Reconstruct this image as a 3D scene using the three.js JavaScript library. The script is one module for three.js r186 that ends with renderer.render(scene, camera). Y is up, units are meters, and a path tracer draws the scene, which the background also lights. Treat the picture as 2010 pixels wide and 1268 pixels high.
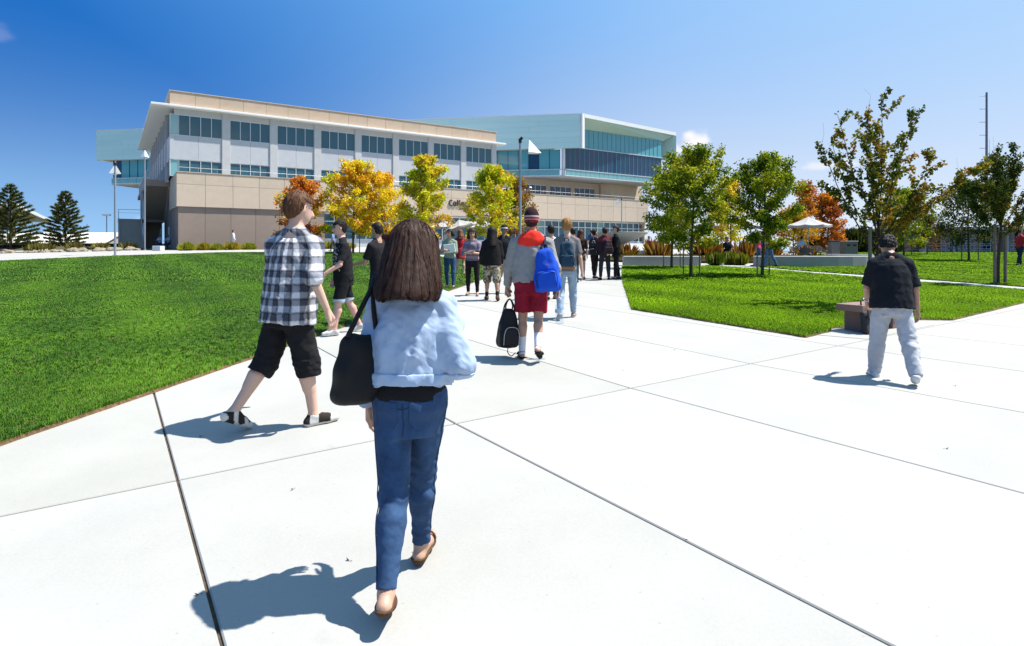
import * as THREE from 'three';
import { mergeGeometries, toCreasedNormals } from 'three/addons/utils/BufferGeometryUtils.js';
import { RoundedBoxGeometry } from 'three/addons/geometries/RoundedBoxGeometry.js';
import { ImprovedNoise } from 'three/addons/math/ImprovedNoise.js';
import { TextGeometry } from 'three/addons/geometries/TextGeometry.js';
import { FontLoader } from 'three/addons/loaders/FontLoader.js';

// ---------------------------------------------------------------- camera, sky, sun, exposure
const scene = new THREE.Scene();
const renderer = new THREE.WebGLRenderer({ antialias: true });
renderer.setSize(1024, 646);
renderer.toneMapping = THREE.LinearToneMapping;
renderer.toneMappingExposure = 2.08;
renderer.shadowMap.enabled = true;

// a level 21 mm lens with the film back shifted down, 1.6 m above the paving
const camera = new THREE.PerspectiveCamera(2 * Math.atan(781 / 1170) * 180 / Math.PI, 2010 / 1562, 0.05, 6000);
camera.position.set(0, 1.6, 0);
camera.setViewOffset(2010, 1562, 0, 294, 2010, 1268);
camera.updateProjectionMatrix();
scene.add(camera);

const SUN = new THREE.Vector3(0.462, 0.885, -0.07).normalize();
const sun = new THREE.DirectionalLight(new THREE.Color().setRGB(1, 0.955, 0.88), 4.7);
sun.position.copy(SUN).multiplyScalar(120);
sun.castShadow = true;
sun.shadow.mapSize.set(4096, 4096);
Object.assign(sun.shadow.camera, { left: -90, right: 90, top: 90, bottom: -90, near: 1, far: 320 });
sun.shadow.radius = 1;
scene.add(sun, sun.target);

const perlin = new ImprovedNoise();
const N3 = (x, y, z) => perlin.noise(x, y, z);
function fbm(x, y, z, o = 4) { let a = 0, s = 0.5; for (let i = 0; i < o; i++) { a += s * N3(x, y, z); x *= 2.03; y *= 2.03; z *= 2.03; s *= 0.5; } return a; }
const clamp = (v, a = 0, b = 1) => Math.min(b, Math.max(a, v));
const smooth = (a, b, v) => { const t = clamp((v - a) / (b - a)); return t * t * (3 - 2 * t); };
const lerp = (a, b, t) => a + (b - a) * t;
function rng(seed) { let s = seed >>> 0; return () => { s = (s + 0x6D2B79F5) >>> 0; let t = s; t = Math.imul(t ^ (t >>> 15), t | 1); t ^= t + Math.imul(t ^ (t >>> 7), t | 61); return ((t ^ (t >>> 14)) >>> 0) / 4294967296; }; }

{ // clear autumn sky: deep blue away from the sun, paler towards it and towards the horizon, a few fair weather puffs
  const w = 2048, h = 1024, data = new Float32Array(w * h * 4), E = 1 / 2.06;
  const stops = [[-1, .10, .29, .68], [-.5, .045, .21, .60], [-.15, .002, .13, .51], [.06, .0, .142, .55], [.435, .165, .445, .91], [.64, .32, .61, 1.0], [1, .37, .64, 1.0]];
  const puffs = [[12.6, 9.15, 3.5, .85, 1], [17.2, 9.7, 1.6, 1.0, 1], [14.8, 9.0, 3.0, .5, .8], [28.0, 6.9, 2.4, .45, .6], [-41.2, 15.0, 1.6, .9, .1], [-30, 2.2, 3.5, .4, .35], [19.5, 5.2, 2.6, .5, .5], [34, 3.2, 5, .6, .4], [75, 7, 4, 1, .8], [-95, 8, 5, 1.1, .7], [140, 9, 6, 1.3, .8], [-150, 7, 5, 1.2, .7]];
  for (let j = 0; j < h; j++) {
    const el = (j + .5) / h * 180 - 90, sy = Math.sin(el * Math.PI / 180), cy = Math.cos(el * Math.PI / 180);
    for (let i = 0; i < w; i++) {
      // equirectangular: u = atan2(z, x) / 2pi + 0.5
      const a = ((i + .5) / w - .5) * 2 * Math.PI, dx = Math.cos(a) * cy, dz = Math.sin(a) * cy;
      if (el < -2) { const q = smooth(-.35, .42, dx * .97 - dz * .25 - .1), o = (j * w + i) * 4; data[o] = lerp(.34, .78, q) * E; data[o + 1] = lerp(.61, .875, q) * E; data[o + 2] = lerp(.94, 1.0, q) * E; data[o + 3] = 1; continue; }
      const c = dx * SUN.x + sy * SUN.y + dz * SUN.z;
      let k = 0; while (k < stops.length - 2 && c > stops[k + 1][0]) k++;
      const t = clamp((c - stops[k][0]) / (stops[k + 1][0] - stops[k][0])), e = Math.max(0, el);
      const q = smooth(-.35, .42, dx * .97 - dz * .25 - .1), wh = Math.exp(-Math.pow(e / (8.8 + 6 * q), 1.5));
      const hz = [lerp(.34, .78, q), lerp(.61, .875, q), lerp(.94, 1.0, q)];
      const A = stops[k], B = stops[k + 1]; let rgb = [lerp(lerp(A[1], B[1], t), hz[0], wh), lerp(lerp(A[2], B[2], t), hz[1], wh), lerp(lerp(A[3], B[3], t), hz[2], wh)];
      if (el > 0 && el < 22) {
        const az = Math.atan2(dx, -dz) * 180 / Math.PI;
        for (const [pa, pe, pw, ph, amt] of puffs) {
          const u = (az - pa) / pw, v = (el - pe) / ph;
          if (Math.abs(u) > 1.6 || Math.abs(v) > 2) continue;
          const n = fbm(az * .55 + pa, el * 1.3, pe, 5), vv = v < 0 ? v * 2.2 : v * .8;
          const m = smooth(0, .7, 1 - u * u - vv * vv + n * 1.5) * amt;
          rgb = rgb.map((x, ii) => lerp(x, [.99, .985, 1][ii], m));
        }
      }
      const o = (j * w + i) * 4;
      data[o] = rgb[0] * E; data[o + 1] = rgb[1] * E; data[o + 2] = rgb[2] * E; data[o + 3] = 1;
    }
  }
  const tex = new THREE.DataTexture(data, w, h, THREE.RGBAFormat, THREE.FloatType);
  tex.mapping = THREE.EquirectangularReflectionMapping;
  tex.magFilter = THREE.LinearFilter; tex.minFilter = THREE.LinearFilter; tex.wrapS = THREE.RepeatWrapping;
  tex.needsUpdate = true;
  scene.background = tex; scene.environment = tex;
}

// ---------------------------------------------------------------- helpers
const taken = new Map();
function numbered(n) { const k = taken.get(n) ?? 0; taken.set(n, k + 1); return k ? `${n}_${String(k).padStart(3, '0')}` : n; }
function shade(o) { o.traverse((m) => { if (m.isMesh) { m.castShadow = true; m.receiveShadow = true; } }); return o; }
function tag(o, label, category, group, kind) { o.userData.label = label; if (category) o.userData.category = category; if (group) o.userData.group = group; if (kind) o.userData.kind = kind; return o; }
function thing(name, label, category, pos = [0, 0, 0], turn = 0, group) {
  const o = new THREE.Group(); o.name = numbered(name); o.position.set(...pos); o.rotation.y = turn; scene.add(o);
  return tag(o, label, category, group);
}
function obj(name, geo, mat, parent) {
  const g = Array.isArray(geo) ? merge(geo) : geo;
  const m = new THREE.Mesh(g, mat); m.castShadow = m.receiveShadow = true;
  m.name = parent ? name : numbered(name); (parent ?? scene).add(m); return m;
}
function struct(name, geo, mat, label, category) { const m = obj(name, geo, mat); m.userData.kind = 'structure'; m.userData.label = label; if (category) m.userData.category = category; return m; }
function dup(root, pos, turn, label, scl) {
  const r = root.clone(); r.name = numbered(root.name.replace(/_\d{3}$/, '')); r.userData = { ...root.userData }; scene.add(r);
  r.position.set(...pos); if (turn !== undefined) r.rotation.y = turn; if (label) r.userData.label = label; if (scl) r.scale.setScalar(scl); return r;
}
function merge(list) {
  const gs = list.filter(Boolean).map((g) => { const q = g.index ? g.toNonIndexed() : g; for (const k of Object.keys(q.attributes)) if (!['position', 'normal', 'uv', 'color'].includes(k)) q.deleteAttribute(k); return q; });
  const anyC = gs.some((g) => g.attributes.color);
  for (const g of gs) {
    const n = g.attributes.position.count;
    if (!g.attributes.uv) g.setAttribute('uv', new THREE.BufferAttribute(new Float32Array(n * 2), 2));
    if (anyC && !g.attributes.color) g.setAttribute('color', new THREE.BufferAttribute(new Float32Array(n * 3).fill(1), 3));
  }
  return mergeGeometries(gs, false);
}
// uv in metres by the way each face points
function uvm(geo, s = 1) {
  const g = geo.index ? geo.toNonIndexed() : geo, p = g.attributes.position, n = g.attributes.normal, uv = new Float32Array(p.count * 2);
  for (let i = 0; i < p.count; i++) {
    const ax = Math.abs(n.getX(i)), ay = Math.abs(n.getY(i)), az = Math.abs(n.getZ(i)), x = p.getX(i), y = p.getY(i), z = p.getZ(i);
    if (ay >= ax && ay >= az) { uv[2 * i] = x * s; uv[2 * i + 1] = z * s; } else if (ax >= az) { uv[2 * i] = z * s; uv[2 * i + 1] = y * s; } else { uv[2 * i] = x * s; uv[2 * i + 1] = y * s; }
  }
  g.setAttribute('uv', new THREE.BufferAttribute(uv, 2)); return g;
}
// box from min/max corners
function bx(x0, x1, y0, y1, z0, z1) { const g = new THREE.BoxGeometry(Math.abs(x1 - x0), Math.abs(y1 - y0), Math.abs(z1 - z0)); g.translate((x0 + x1) / 2, (y0 + y1) / 2, (z0 + z1) / 2); return uvm(g); }
// box with small chamfers
function cbx(x0, x1, y0, y1, z0, z1, r = .02) { const g = new RoundedBoxGeometry(Math.abs(x1 - x0), Math.abs(y1 - y0), Math.abs(z1 - z0), 1, r); g.translate((x0 + x1) / 2, (y0 + y1) / 2, (z0 + z1) / 2); return uvm(g); }
function rod(a, b, r0, r1 = r0, seg = 8) {
  const A = new THREE.Vector3(...a), B = new THREE.Vector3(...b), L = A.distanceTo(B), g = new THREE.CylinderGeometry(r1, r0, L, seg, 1);
  g.applyQuaternion(new THREE.Quaternion().setFromUnitVectors(new THREE.Vector3(0, 1, 0), B.clone().sub(A).normalize())); g.translate(...A.clone().add(B).multiplyScalar(.5).toArray()); return g;
}
function tube(pts, r, seg = 24, rad = 7) { return new THREE.TubeGeometry(new THREE.CatmullRomCurve3(pts.map((p) => new THREE.Vector3(...p))), seg, r, rad); }
// upright prism over a plan polygon [[x, z], ...] between two heights
function prism(poly, y0, y1) {
  const s = new THREE.Shape(poly.map(([x, z]) => new THREE.Vector2(x, -z))), g = new THREE.ExtrudeGeometry(s, { depth: y1 - y0, bevelEnabled: false });
  g.rotateX(-Math.PI / 2); g.translate(0, y0, 0); return uvm(g);
}
// procedural tiling textures
function tex(size, fn, srgb = true) {
  const d = new Uint8Array(size * size * 4);
  for (let j = 0; j < size; j++) for (let i = 0; i < size; i++) { const c = fn(i / size, j / size, i, j), o = (j * size + i) * 4; for (let k = 0; k < 3; k++) d[o + k] = clamp(c[k]) * 255; d[o + 3] = 255; }
  const t = new THREE.DataTexture(d, size, size); t.wrapS = t.wrapT = THREE.RepeatWrapping; t.magFilter = THREE.LinearFilter; t.minFilter = THREE.LinearMipmapLinearFilter; t.generateMipmaps = true;
  if (srgb) t.colorSpace = THREE.SRGBColorSpace; t.needsUpdate = true; return t;
}
// fbm that tiles over the unit square
function tfbm(u, v, f, o, seed = 0) {
  const P = (x, y) => fbm(x * f, y * f, seed, o), a = u, b = v;
  return P(a, b) * (1 - a) * (1 - b) + P(a - 1, b) * a * (1 - b) + P(a, b - 1) * (1 - a) * b + P(a - 1, b - 1) * a * b;
}
const toS = (x) => x <= .0031308 ? 12.92 * x : 1.055 * Math.pow(x, 1 / 2.4) - .055;
function rep(t, sx, sy = sx) { const c = t.clone(); c.repeat.set(sx, sy); c.needsUpdate = true; return c; }
const lin = (r, g, b) => new THREE.Color().setRGB(r, g, b);
function mat(r, g, b, rough = .8, extra = {}) { return new THREE.MeshStandardMaterial({ color: lin(r, g, b), roughness: rough, ...extra }); }

// ground heights: a gentle slope rising away from the camera, falling off beyond the crest of the hill top
function crest(x) { return lerp(lerp(64, 122, smooth(-62, -42, x)), 47, smooth(13, 25, x)); }
function gy(x, d) {
  let y = .0265 * clamp(d, -30, 400);
  const e = d - crest(x); if (e > 0) y -= e < 12 ? e * e * .004 : .576 + (e - 12) * .096;
  const s = Math.abs(x) - 120; if (s > 0) y -= s * .03;
  if (y < -11) y = -11 - 1.5 * (1 - Math.exp((y + 11) * .1));
  return y;
}
const at = (x, d, h = 0) => [x, gy(x, d) + h, -d];
// ---------------------------------------------------------------- the setting
const T = {};
T.grain = tex(256, (u, v, i, j) => { const r = (Math.sin(i * 12.9898 + j * 78.233) * 43758.5453) % 1, n = tfbm(u, v, 8, 4, 3.3), m = .5 + n * .5 + Math.abs(r) * .18 - .09; return [m, m, m]; }, false);
T.concrete = tex(480, (u, v, i, j) => {
  const r = Math.abs((Math.sin(i * 12.9898 + j * 78.233) * 43758.5453) % 1);
  let m = .945 + tfbm(u, v, 4, 5, 1.7) * .085 + (r - .5) * .035; const st = tfbm(u, v, 9, 4, 9.1);
  if (st > .26) m -= (st - .26) * .35; if (r > .9994) m -= .16;
  const w = tfbm(u, v, 3, 3, 5.5) * .012; return [m + w * .4, m, m - .012 - w];
});
T.stucco = tex(256, (u, v, i, j) => { const r = Math.abs((Math.sin(i * 12.9898 + j * 78.233) * 43758.5453) % 1); const m = .95 + tfbm(u, v, 5, 5, 7.7) * .06 + (r - .5) * .04; return [m, m, m]; });
T.soil = tex(256, (u, v, i, j) => { const r = Math.abs((Math.sin(i * 12.9898 + j * 78.233) * 43758.5453) % 1), m = .75 + tfbm(u, v, 12, 5, 2.2) * .5 + (r - .5) * .3; return [m, m * .97, m * .93]; });
T.turf = tex(256, (u, v, i, j) => { const r = Math.abs((Math.sin(i * 12.9898 + j * 78.233) * 43758.5453) % 1), n = tfbm(u, v, 6, 5, 4.4), m = .8 + n * .3 + (r - .5) * .3; return [m * (1 + n * .3), m, m * .9]; });
T.bark = tex(256, (u, v) => { const n = tfbm(u, v, 6, 4, 8.8), s = Math.abs(Math.sin((u * 9 + n * 1.2) * Math.PI)), m = .55 + s * .3 + n * .4; return [m, m * .95, m * .9]; });
T.weave = tex(128, (u, v) => { const m = .5 + .25 * Math.sin(u * Math.PI * 64) + .25 * Math.sin(v * Math.PI * 64); return [m, m, m]; }, false);
const M = {};
M.concrete = mat(.36, .355, .342, .88, { map: rep(T.concrete, .31), bumpMap: rep(T.grain, 1.3), bumpScale: .0012 });
M.plaza = mat(.36, .35, .335, .9, { map: rep(T.concrete, .21), bumpMap: rep(T.grain, 1), bumpScale: .001 });
M.slabs = [0, 1, 2, 3].map((i) => { const k = [1, .965, 1.03, .985][i]; return mat(.36 * k, .355 * k, .342 * k * (i === 1 ? .98 : 1), .88, { map: M.concrete.map, bumpMap: M.concrete.bumpMap, bumpScale: .0012 }); });
M.joint = mat(.12, .088, .06, .95, { map: rep(T.soil, 1.5) });
M.terrain = mat(.09, .10, .045, 1, { map: rep(T.soil, .05) });
M.soil = mat(.10, .068, .042, 1, { map: rep(T.soil, .7), bumpMap: rep(T.grain, 2), bumpScale: .012 });
M.turf = mat(.045, .08, .003, 1, { map: rep(T.turf, .5) });
M.seatWall = mat(.30, .305, .30, .8, { map: rep(T.concrete, .4), bumpMap: rep(T.grain, 1.5), bumpScale: .001 });

// sheet that follows the ground: plan polygon [[x, d], ...], fine enough for the slope
function clipPoly(poly, a, b, c) { // keep a*x + b*d <= c
  const out = []; for (let i = 0; i < poly.length; i++) { const p = poly[i], q = poly[(i + 1) % poly.length], fp = a * p[0] + b * p[1] - c, fq = a * q[0] + b * q[1] - c; if (fp <= 0) out.push(p); if ((fp < 0 && fq > 0) || (fp > 0 && fq < 0)) { const t = fp / (fp - fq); out.push([p[0] + (q[0] - p[0]) * t, p[1] + (q[1] - p[1]) * t]); } } return out;
}
function inPoly(poly, x, d) { let r = false; for (let i = 0, j = poly.length - 1; i < poly.length; j = i++) { const [xi, yi] = poly[i], [xj, yj] = poly[j]; if ((yi > d) !== (yj > d) && x < (xj - xi) * (d - yi) / (yj - yi) + xi) r = !r; } return r; }
function sheet(poly, lift, step = 0, skirt = 0) {
  let tris = [];
  const sh = THREE.ShapeUtils.triangulateShape(poly.map(([x, d]) => new THREE.Vector2(x, d)), []);
  for (const t of sh) tris.push(t.map((i) => poly[i]));
  if (step) { let again = true, guard = 0; while (again && guard++ < 14) { again = false; const nt = []; for (const t of tris) { let L = 0, k = 0; for (let i = 0; i < 3; i++) { const l = Math.hypot(t[i][0] - t[(i + 1) % 3][0], t[i][1] - t[(i + 1) % 3][1]); if (l > L) { L = l; k = i; } } if (L > step) { const a = t[k], b = t[(k + 1) % 3], c = t[(k + 2) % 3], m = [(a[0] + b[0]) / 2, (a[1] + b[1]) / 2]; nt.push([a, m, c], [m, b, c]); again = true; } else nt.push(t); } tris = nt; } }
  const P = [], U = [], put = (x, y, d) => { P.push(x, y, -d); U.push(x, d); };
  for (const t of tris) { const ar = (t[1][0] - t[0][0]) * (t[2][1] - t[0][1]) - (t[2][0] - t[0][0]) * (t[1][1] - t[0][1]); const q = ar > 0 ? t : [t[0], t[2], t[1]]; for (const [x, d] of q) put(x, gy(x, d) + lift, d); }
  if (skirt) for (let i = 0; i < poly.length; i++) {
    const a = poly[i], b = poly[(i + 1) % poly.length], n = Math.max(1, Math.ceil(Math.hypot(a[0] - b[0], a[1] - b[1]) / (step || 1e9)));
    for (let k = 0; k < n; k++) { const p = [lerp(a[0], b[0], k / n), lerp(a[1], b[1], k / n)], q = [lerp(a[0], b[0], (k + 1) / n), lerp(a[1], b[1], (k + 1) / n)], yp = gy(...p) + lift, yq = gy(...q) + lift; put(p[0], yp, p[1]); put(p[0], yp - skirt, p[1]); put(q[0], yq, q[1]); put(q[0], yq, q[1]); put(p[0], yp - skirt, p[1]); put(q[0], yq - skirt, q[1]); }
  }
  const g = new THREE.BufferGeometry(); g.setAttribute('position', new THREE.Float32BufferAttribute(P, 3)); g.setAttribute('uv', new THREE.Float32BufferAttribute(U, 2)); g.computeVertexNormals(); return g;
}
{ // terrain out to the hazy lowland
  const ring = (n, a, b, p) => Array.from({ length: n + 1 }, (_, i) => a + (b - a) * Math.pow(i / n, p));
  const ds = [...ring(14, -700, -60, .5).map((v) => v), ...ring(60, -58, 150, 1), ...ring(26, 156, 2600, 2.2)], half = [...ring(52, 0, 130, 1), ...ring(16, 140, 2600, 2)], xs = [...half.slice(1).reverse().map((v) => -v), ...half];
  const P = [], U = [], I = [];
  for (const d of ds) for (const x of xs) { P.push(x, gy(x, d) - .075, -d); U.push(x, d); }
  for (let j = 0; j < ds.length - 1; j++) for (let i = 0; i < xs.length - 1; i++) { const a = j * xs.length + i, b = a + 1, c = a + xs.length, e = c + 1; I.push(a, b, c, b, e, c); }
  const g = new THREE.BufferGeometry(); g.setAttribute('position', new THREE.Float32BufferAttribute(P, 3)); g.setAttribute('uv', new THREE.Float32BufferAttribute(U, 2)); g.setIndex(I); g.computeVertexNormals();
  struct('terrain', g, M.terrain, 'dry olive ground of the hill top falling away to the lowland', 'ground');
}
const TH = 34 * Math.PI / 180, CU = Math.cos(TH), SU = Math.sin(TH);   // the campus grid is turned 34 degrees to the view
const uv2 = (u, v) => [u * CU - v * SU, u * SU + v * CU];              // grid (u, v) to plan (x, d)
{ // paving: cast slabs with open joints over a joint bed
  const region = [[-34, -9], [34, -9], [34, 30], [12, 46], [-14, 48], [-34, 48]];
  struct('pavement', sheet([[-40, -12], [44, -12], [44, 34], [27, 45], [16, 62], [24, 92], [-10, 80], [-42, 62], [-42, 48], [-40, 40]], -.016, 4), M.joint, 'dark joint bed under the pale concrete paving', 'pavement');
  const pave = scene.children[scene.children.length - 1];
  const du = 2.035, dv = 8.3, u0 = .362, v0 = 4.4;
  for (let i = -16; i < 26; i++) for (let j = -3; j < 6; j++) {
    const wide = (k) => (((k % 4) + 4) % 4 === 0 ? .008 : .007);
    const a = u0 + i * du + wide(i), b = u0 + (i + 1) * du - wide(i + 1), c = v0 + j * dv + .0105, e = v0 + (j + 1) * dv - .0105;
    // the joints towards the entrance fan out a little on the near side
    const kk = (n) => .034 * clamp(n, 0, 3), fan = (u, n, v) => u + kk(n) * Math.max(0, v0 - v), pt = (u, n, v) => uv2(fan(u, n, v), v);
    const q = [pt(a, i, c), pt(b, i + 1, c), pt(b, i + 1, e), pt(a, i, e)];
    const cx = (q[0][0] + q[2][0]) / 2, cd = (q[0][1] + q[2][1]) / 2;
    if (cd < -8 || cd > 46 || Math.abs(cx) > .95 * Math.max(cd, 0) + 8) continue;
    // slabs wholly under the two lawns are not laid
    if (q.every(([x, d]) => x < -3.84 + .18 * (d - 4.47) - .3 && d > 3 && d < 34 && x > -40)) continue;
    const ch = .006, inner = [pt(a + ch, i, c + ch), pt(b - ch, i + 1, c + ch), pt(b - ch, i + 1, e - ch), pt(a + ch, i, e - ch)];
    const P = [], U = [], off = [Math.sin(i * 3.1 + j) * 7, Math.cos(i * 1.7 + j * 2.3) * 5], put = (p, h) => { P.push(p[0], gy(p[0], p[1]) + h, -p[1]); U.push(p[0] + off[0], p[1] + off[1]); };
    const quad = (A, B, C, D) => { put(...A); put(...B); put(...C); put(...A); put(...C); put(...D); };
    quad([inner[0], 0], [inner[1], 0], [inner[2], 0], [inner[3], 0]);
    for (let k = 0; k < 4; k++) { const k2 = (k + 1) % 4; quad([q[k], -ch], [q[k2], -ch], [inner[k2], 0], [inner[k], 0]); quad([q[k], -.06], [q[k2], -.06], [q[k2], -ch], [q[k], -ch]); }
    const g = new THREE.BufferGeometry(); g.setAttribute('position', new THREE.Float32BufferAttribute(P, 3)); g.setAttribute('uv', new THREE.Float32BufferAttribute(U, 2)); g.computeVertexNormals();
    obj('slab', g, M.slabs[Math.abs(i * 5 + j * 3) % 4], pave);
  }
  struct('plaza_paving', sheet([[-9, 45], [5, 29], [9.4, 28.2], [11.2, 27.4], [13, 28], [18, 31], [22, 36], [22, 43], [14, 58], [21, 86], [17, 89], [-18, 64], [-22, 55]], .004, 3), M.plaza, 'pale concrete paving of the cafe plaza before the college building', 'paving');
  struct('path', sheet([[-46, 33.5], [-33, 33], [-28, 33.2], [-26.7, 40], [-22.4, 47.5], [-14, 49], [-6, 41.5], [3, 31], [8, 40], [-12, 58], [-28, 53.2], [-33.5, 52.5], [-41, 55], [-46, 44]], .008, 3), M.plaza, 'pale concrete path curving past the lawn to the building', 'path');
}
// lawns
const LAWN_A = [[-3.84 - .18 * .9, 3.57], [-2.6, 11.4], [-.84, 21], [.9, 30.6], [-6.4, 40.8], [-14.2, 47.8], [-22.4, 46.6], [-26.7, 39.2], [-28.2, 32.4], [-46, 32.8], [-46, 8], [-8, 2.2]];
const LAWN_B = [[3.58, 19.3], [2.48, 12.33], [4.45, 9.05], [5.05, 9.52], [5.3, 9.9], [6.55, 10.35], [6.9, 10.9], [8.0, 10.83], [11.6, 13.5], [15.2, 15.1], [14.0, 16.45], [12.35, 20.2], [10.9, 25.2], [9.6, 27.6], [5.2, 28.1]];
const LAWN_C = [[12.15, 24.3], [13.35, 21.8], [15.2, 16.7], [18, 12], [48, 12], [62, 30], [60, 47], [40, 46.6], [26, 46], [20.5, 42], [20.3, 35.5], [18.6, 31.3], [15.6, 28.9], [11.4, 27.3]];
const gA = struct('lawn', sheet(LAWN_A, .022, 2.5, .09), M.turf, 'wide mown green lawn reaching to the curving path and rock bed', 'lawn');
const gB = struct('lawn', sheet(LAWN_B, .022, 2.5, .09), M.turf, 'five sided lawn with the staked young trees and bench', 'lawn');
const gC = struct('lawn', sheet(LAWN_C, .022, 2.5, .09), M.turf, 'lawn beyond the narrow path, by the low screen walled building', 'lawn');
{ // worn earth lip along the lawn edges
  const lip = []; for (const [poly, n] of [[LAWN_A, 3], [LAWN_B, 9]]) for (let i = 0; i < n; i++) {
    const a = poly[i], b = poly[i + 1], L = Math.hypot(b[0] - a[0], b[1] - a[1]), nx = -(b[1] - a[1]) / L, nd = (b[0] - a[0]) / L, st = Math.ceil(L / .12), s = poly === LAWN_A ? 1 : -1;
    const ctr = poly.reduce((q, p) => [q[0] + p[0] / poly.length, q[1] + p[1] / poly.length], [0, 0]), sg = ((a[0] - ctr[0]) * nx + (a[1] - ctr[1]) * nd) > 0 ? 1 : -1;
    const pts = []; for (let k = 0; k <= st; k++) { const t = k / st, w = .005 + .026 * (.4 + fbm(a[0] + t * L * 3.1, b[1] + t * 4, 2.2, 3)); pts.push([lerp(a[0], b[0], t), lerp(a[1], b[1], t), nx * sg * w, nd * sg * w]); }
    const P = [], put = (x, d, h) => P.push(x, gy(x, d) + h, -d);
    for (let k = 0; k < st; k++) { const p = pts[k], q = pts[k + 1]; const A = [p[0], p[1], .028], B = [q[0], q[1], .028], C = [q[0] + q[2], q[1] + q[3], .002], D = [p[0] + p[2], p[1] + p[3], .002]; put(...A); put(...B); put(...C); put(...A); put(...C); put(...D); }
    const g = new THREE.BufferGeometry(); g.setAttribute('position', new THREE.Float32BufferAttribute(P, 3)); g.computeVertexNormals(); g.setAttribute('uv', new THREE.Float32BufferAttribute(P.filter((_, i) => i % 3 !== 1), 2)); lip.push(g);
  }
  const m = obj('lawn_edge', lip, mat(.23, .135, .07, 1, { map: rep(T.soil, 2.5), bumpMap: rep(T.grain, 3), bumpScale: .01 })); tag(m, 'thin worn strip of brown earth along the lawn edges', 'soil', null, 'stuff');
}
{ // grass blades: tufts of bent blades, thinned and coarsened with distance
  const tuft = (nb, h, w, seed) => {
    const R = rng(seed), P = [], Nn = [];
    for (let b = 0; b < nb; b++) {
      const a = R() * 6.283, r = R() * .028, cx = Math.cos(R() * 6.28) * r, cz = Math.sin(R() * 6.28) * r, hh = h * (.6 + R() * .6), bend = hh * (.25 + R() * .75), ca = Math.cos(a), sa = Math.sin(a);
      const base = [cx, 0, cz], mid = [cx + ca * bend * .35, hh * .62, cz + sa * bend * .35], tip = [cx + ca * bend, hh * .92, cz + sa * bend], px = -sa * w / 2, pz = ca * w / 2;
      const q = [[base[0] - px, 0, base[2] - pz], [base[0] + px, 0, base[2] + pz], [mid[0] - px * .8, mid[1], mid[2] - pz * .8], [mid[0] + px * .8, mid[1], mid[2] + pz * .8], tip];
      for (const t of [[0, 1, 2], [1, 3, 2], [2, 3, 4]]) for (const i of t) { P.push(...q[i]); Nn.push(-ca * .5, .85, -sa * .5); }
    }
    const g = new THREE.BufferGeometry(); g.setAttribute('position', new THREE.Float32BufferAttribute(P, 3)); g.setAttribute('normal', new THREE.Float32BufferAttribute(Nn, 3)); return g;
  };
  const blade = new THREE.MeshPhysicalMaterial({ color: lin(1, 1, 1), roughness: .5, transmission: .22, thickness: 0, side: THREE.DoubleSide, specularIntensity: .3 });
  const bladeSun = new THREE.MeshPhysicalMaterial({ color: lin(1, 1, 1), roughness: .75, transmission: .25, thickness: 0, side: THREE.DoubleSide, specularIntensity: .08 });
  const zones = [[LAWN_A, [[3, 6.5, 2300, .038, .0036, 8], [6.5, 11, 1500, .04, .0046, 8], [11, 19, 560, .042, .008, 8], [19, 49, 120, .045, .017, 9]], 'short mown grass of the wide lawn'], [LAWN_B, [[8.5, 13, 1200, .04, .005, 8], [13, 19, 560, .042, .008, 8], [19, 29, 210, .045, .014, 9]], 'short mown grass round the bench and young trees'], [LAWN_C, [[12, 22, 330, .042, .009, 8], [22, 47, 115, .045, .017, 9]], 'short mown grass beyond the narrow path']];
  let s = 40;
  for (const [poly, bands, label] of zones) for (const [d0, d1, dens, h, w, nb] of bands) {
    const R = rng(++s), xs = poly.map((p) => p[0]), x0 = Math.max(Math.min(...xs), -.87 * d1 - 1.2), x1 = Math.min(Math.max(...xs), .87 * d1 + 1.2), mt = [];
    const n = Math.floor((x1 - x0) * (d1 - d0) * dens), m4 = new THREE.Matrix4(), e = new THREE.Euler(), qn = new THREE.Quaternion(), v = new THREE.Vector3(), sc = new THREE.Vector3(), col = [];
    for (let i = 0; i < n; i++) {
      const x = x0 + R() * (x1 - x0), d = d0 + R() * (d1 - d0);
      if (Math.abs(x) > .87 * d + 1.2 || !inPoly(poly, x, d)) continue;
      const pat = fbm(x * .55, d * .55, 3.1, 4), thin = fbm(x * 2.3, d * 2.3, 8.2, 3);
      if (thin < -.3 && R() < .4) continue;
      const sz = .75 + R() * .5 + pat * .35; e.set((R() - .5) * .3, R() * 6.28, (R() - .5) * .3); qn.setFromEuler(e); v.set(x, gy(x, d) + .02, -d); sc.set(1 + d * .03, sz, 1 + d * .03); m4.compose(v, qn, sc); mt.push(m4.clone());
      const k = R(), straw = R() < .03, mow = Math.sin((x * .83 + d * .56) * 2.6) * .16, tone = clamp(.48 + pat * .8 + mow + (k - .5) * .9);
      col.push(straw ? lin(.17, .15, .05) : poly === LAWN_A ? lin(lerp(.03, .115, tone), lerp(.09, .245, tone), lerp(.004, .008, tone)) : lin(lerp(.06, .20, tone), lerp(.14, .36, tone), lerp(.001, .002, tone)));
    }
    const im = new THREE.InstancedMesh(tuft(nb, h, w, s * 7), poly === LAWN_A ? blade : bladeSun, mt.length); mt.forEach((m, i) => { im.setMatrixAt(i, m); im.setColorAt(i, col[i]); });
    im.name = numbered('grass'); im.receiveShadow = im.castShadow = true; tag(im, label, 'grass', null, 'stuff'); scene.add(im);
  }
}
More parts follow.
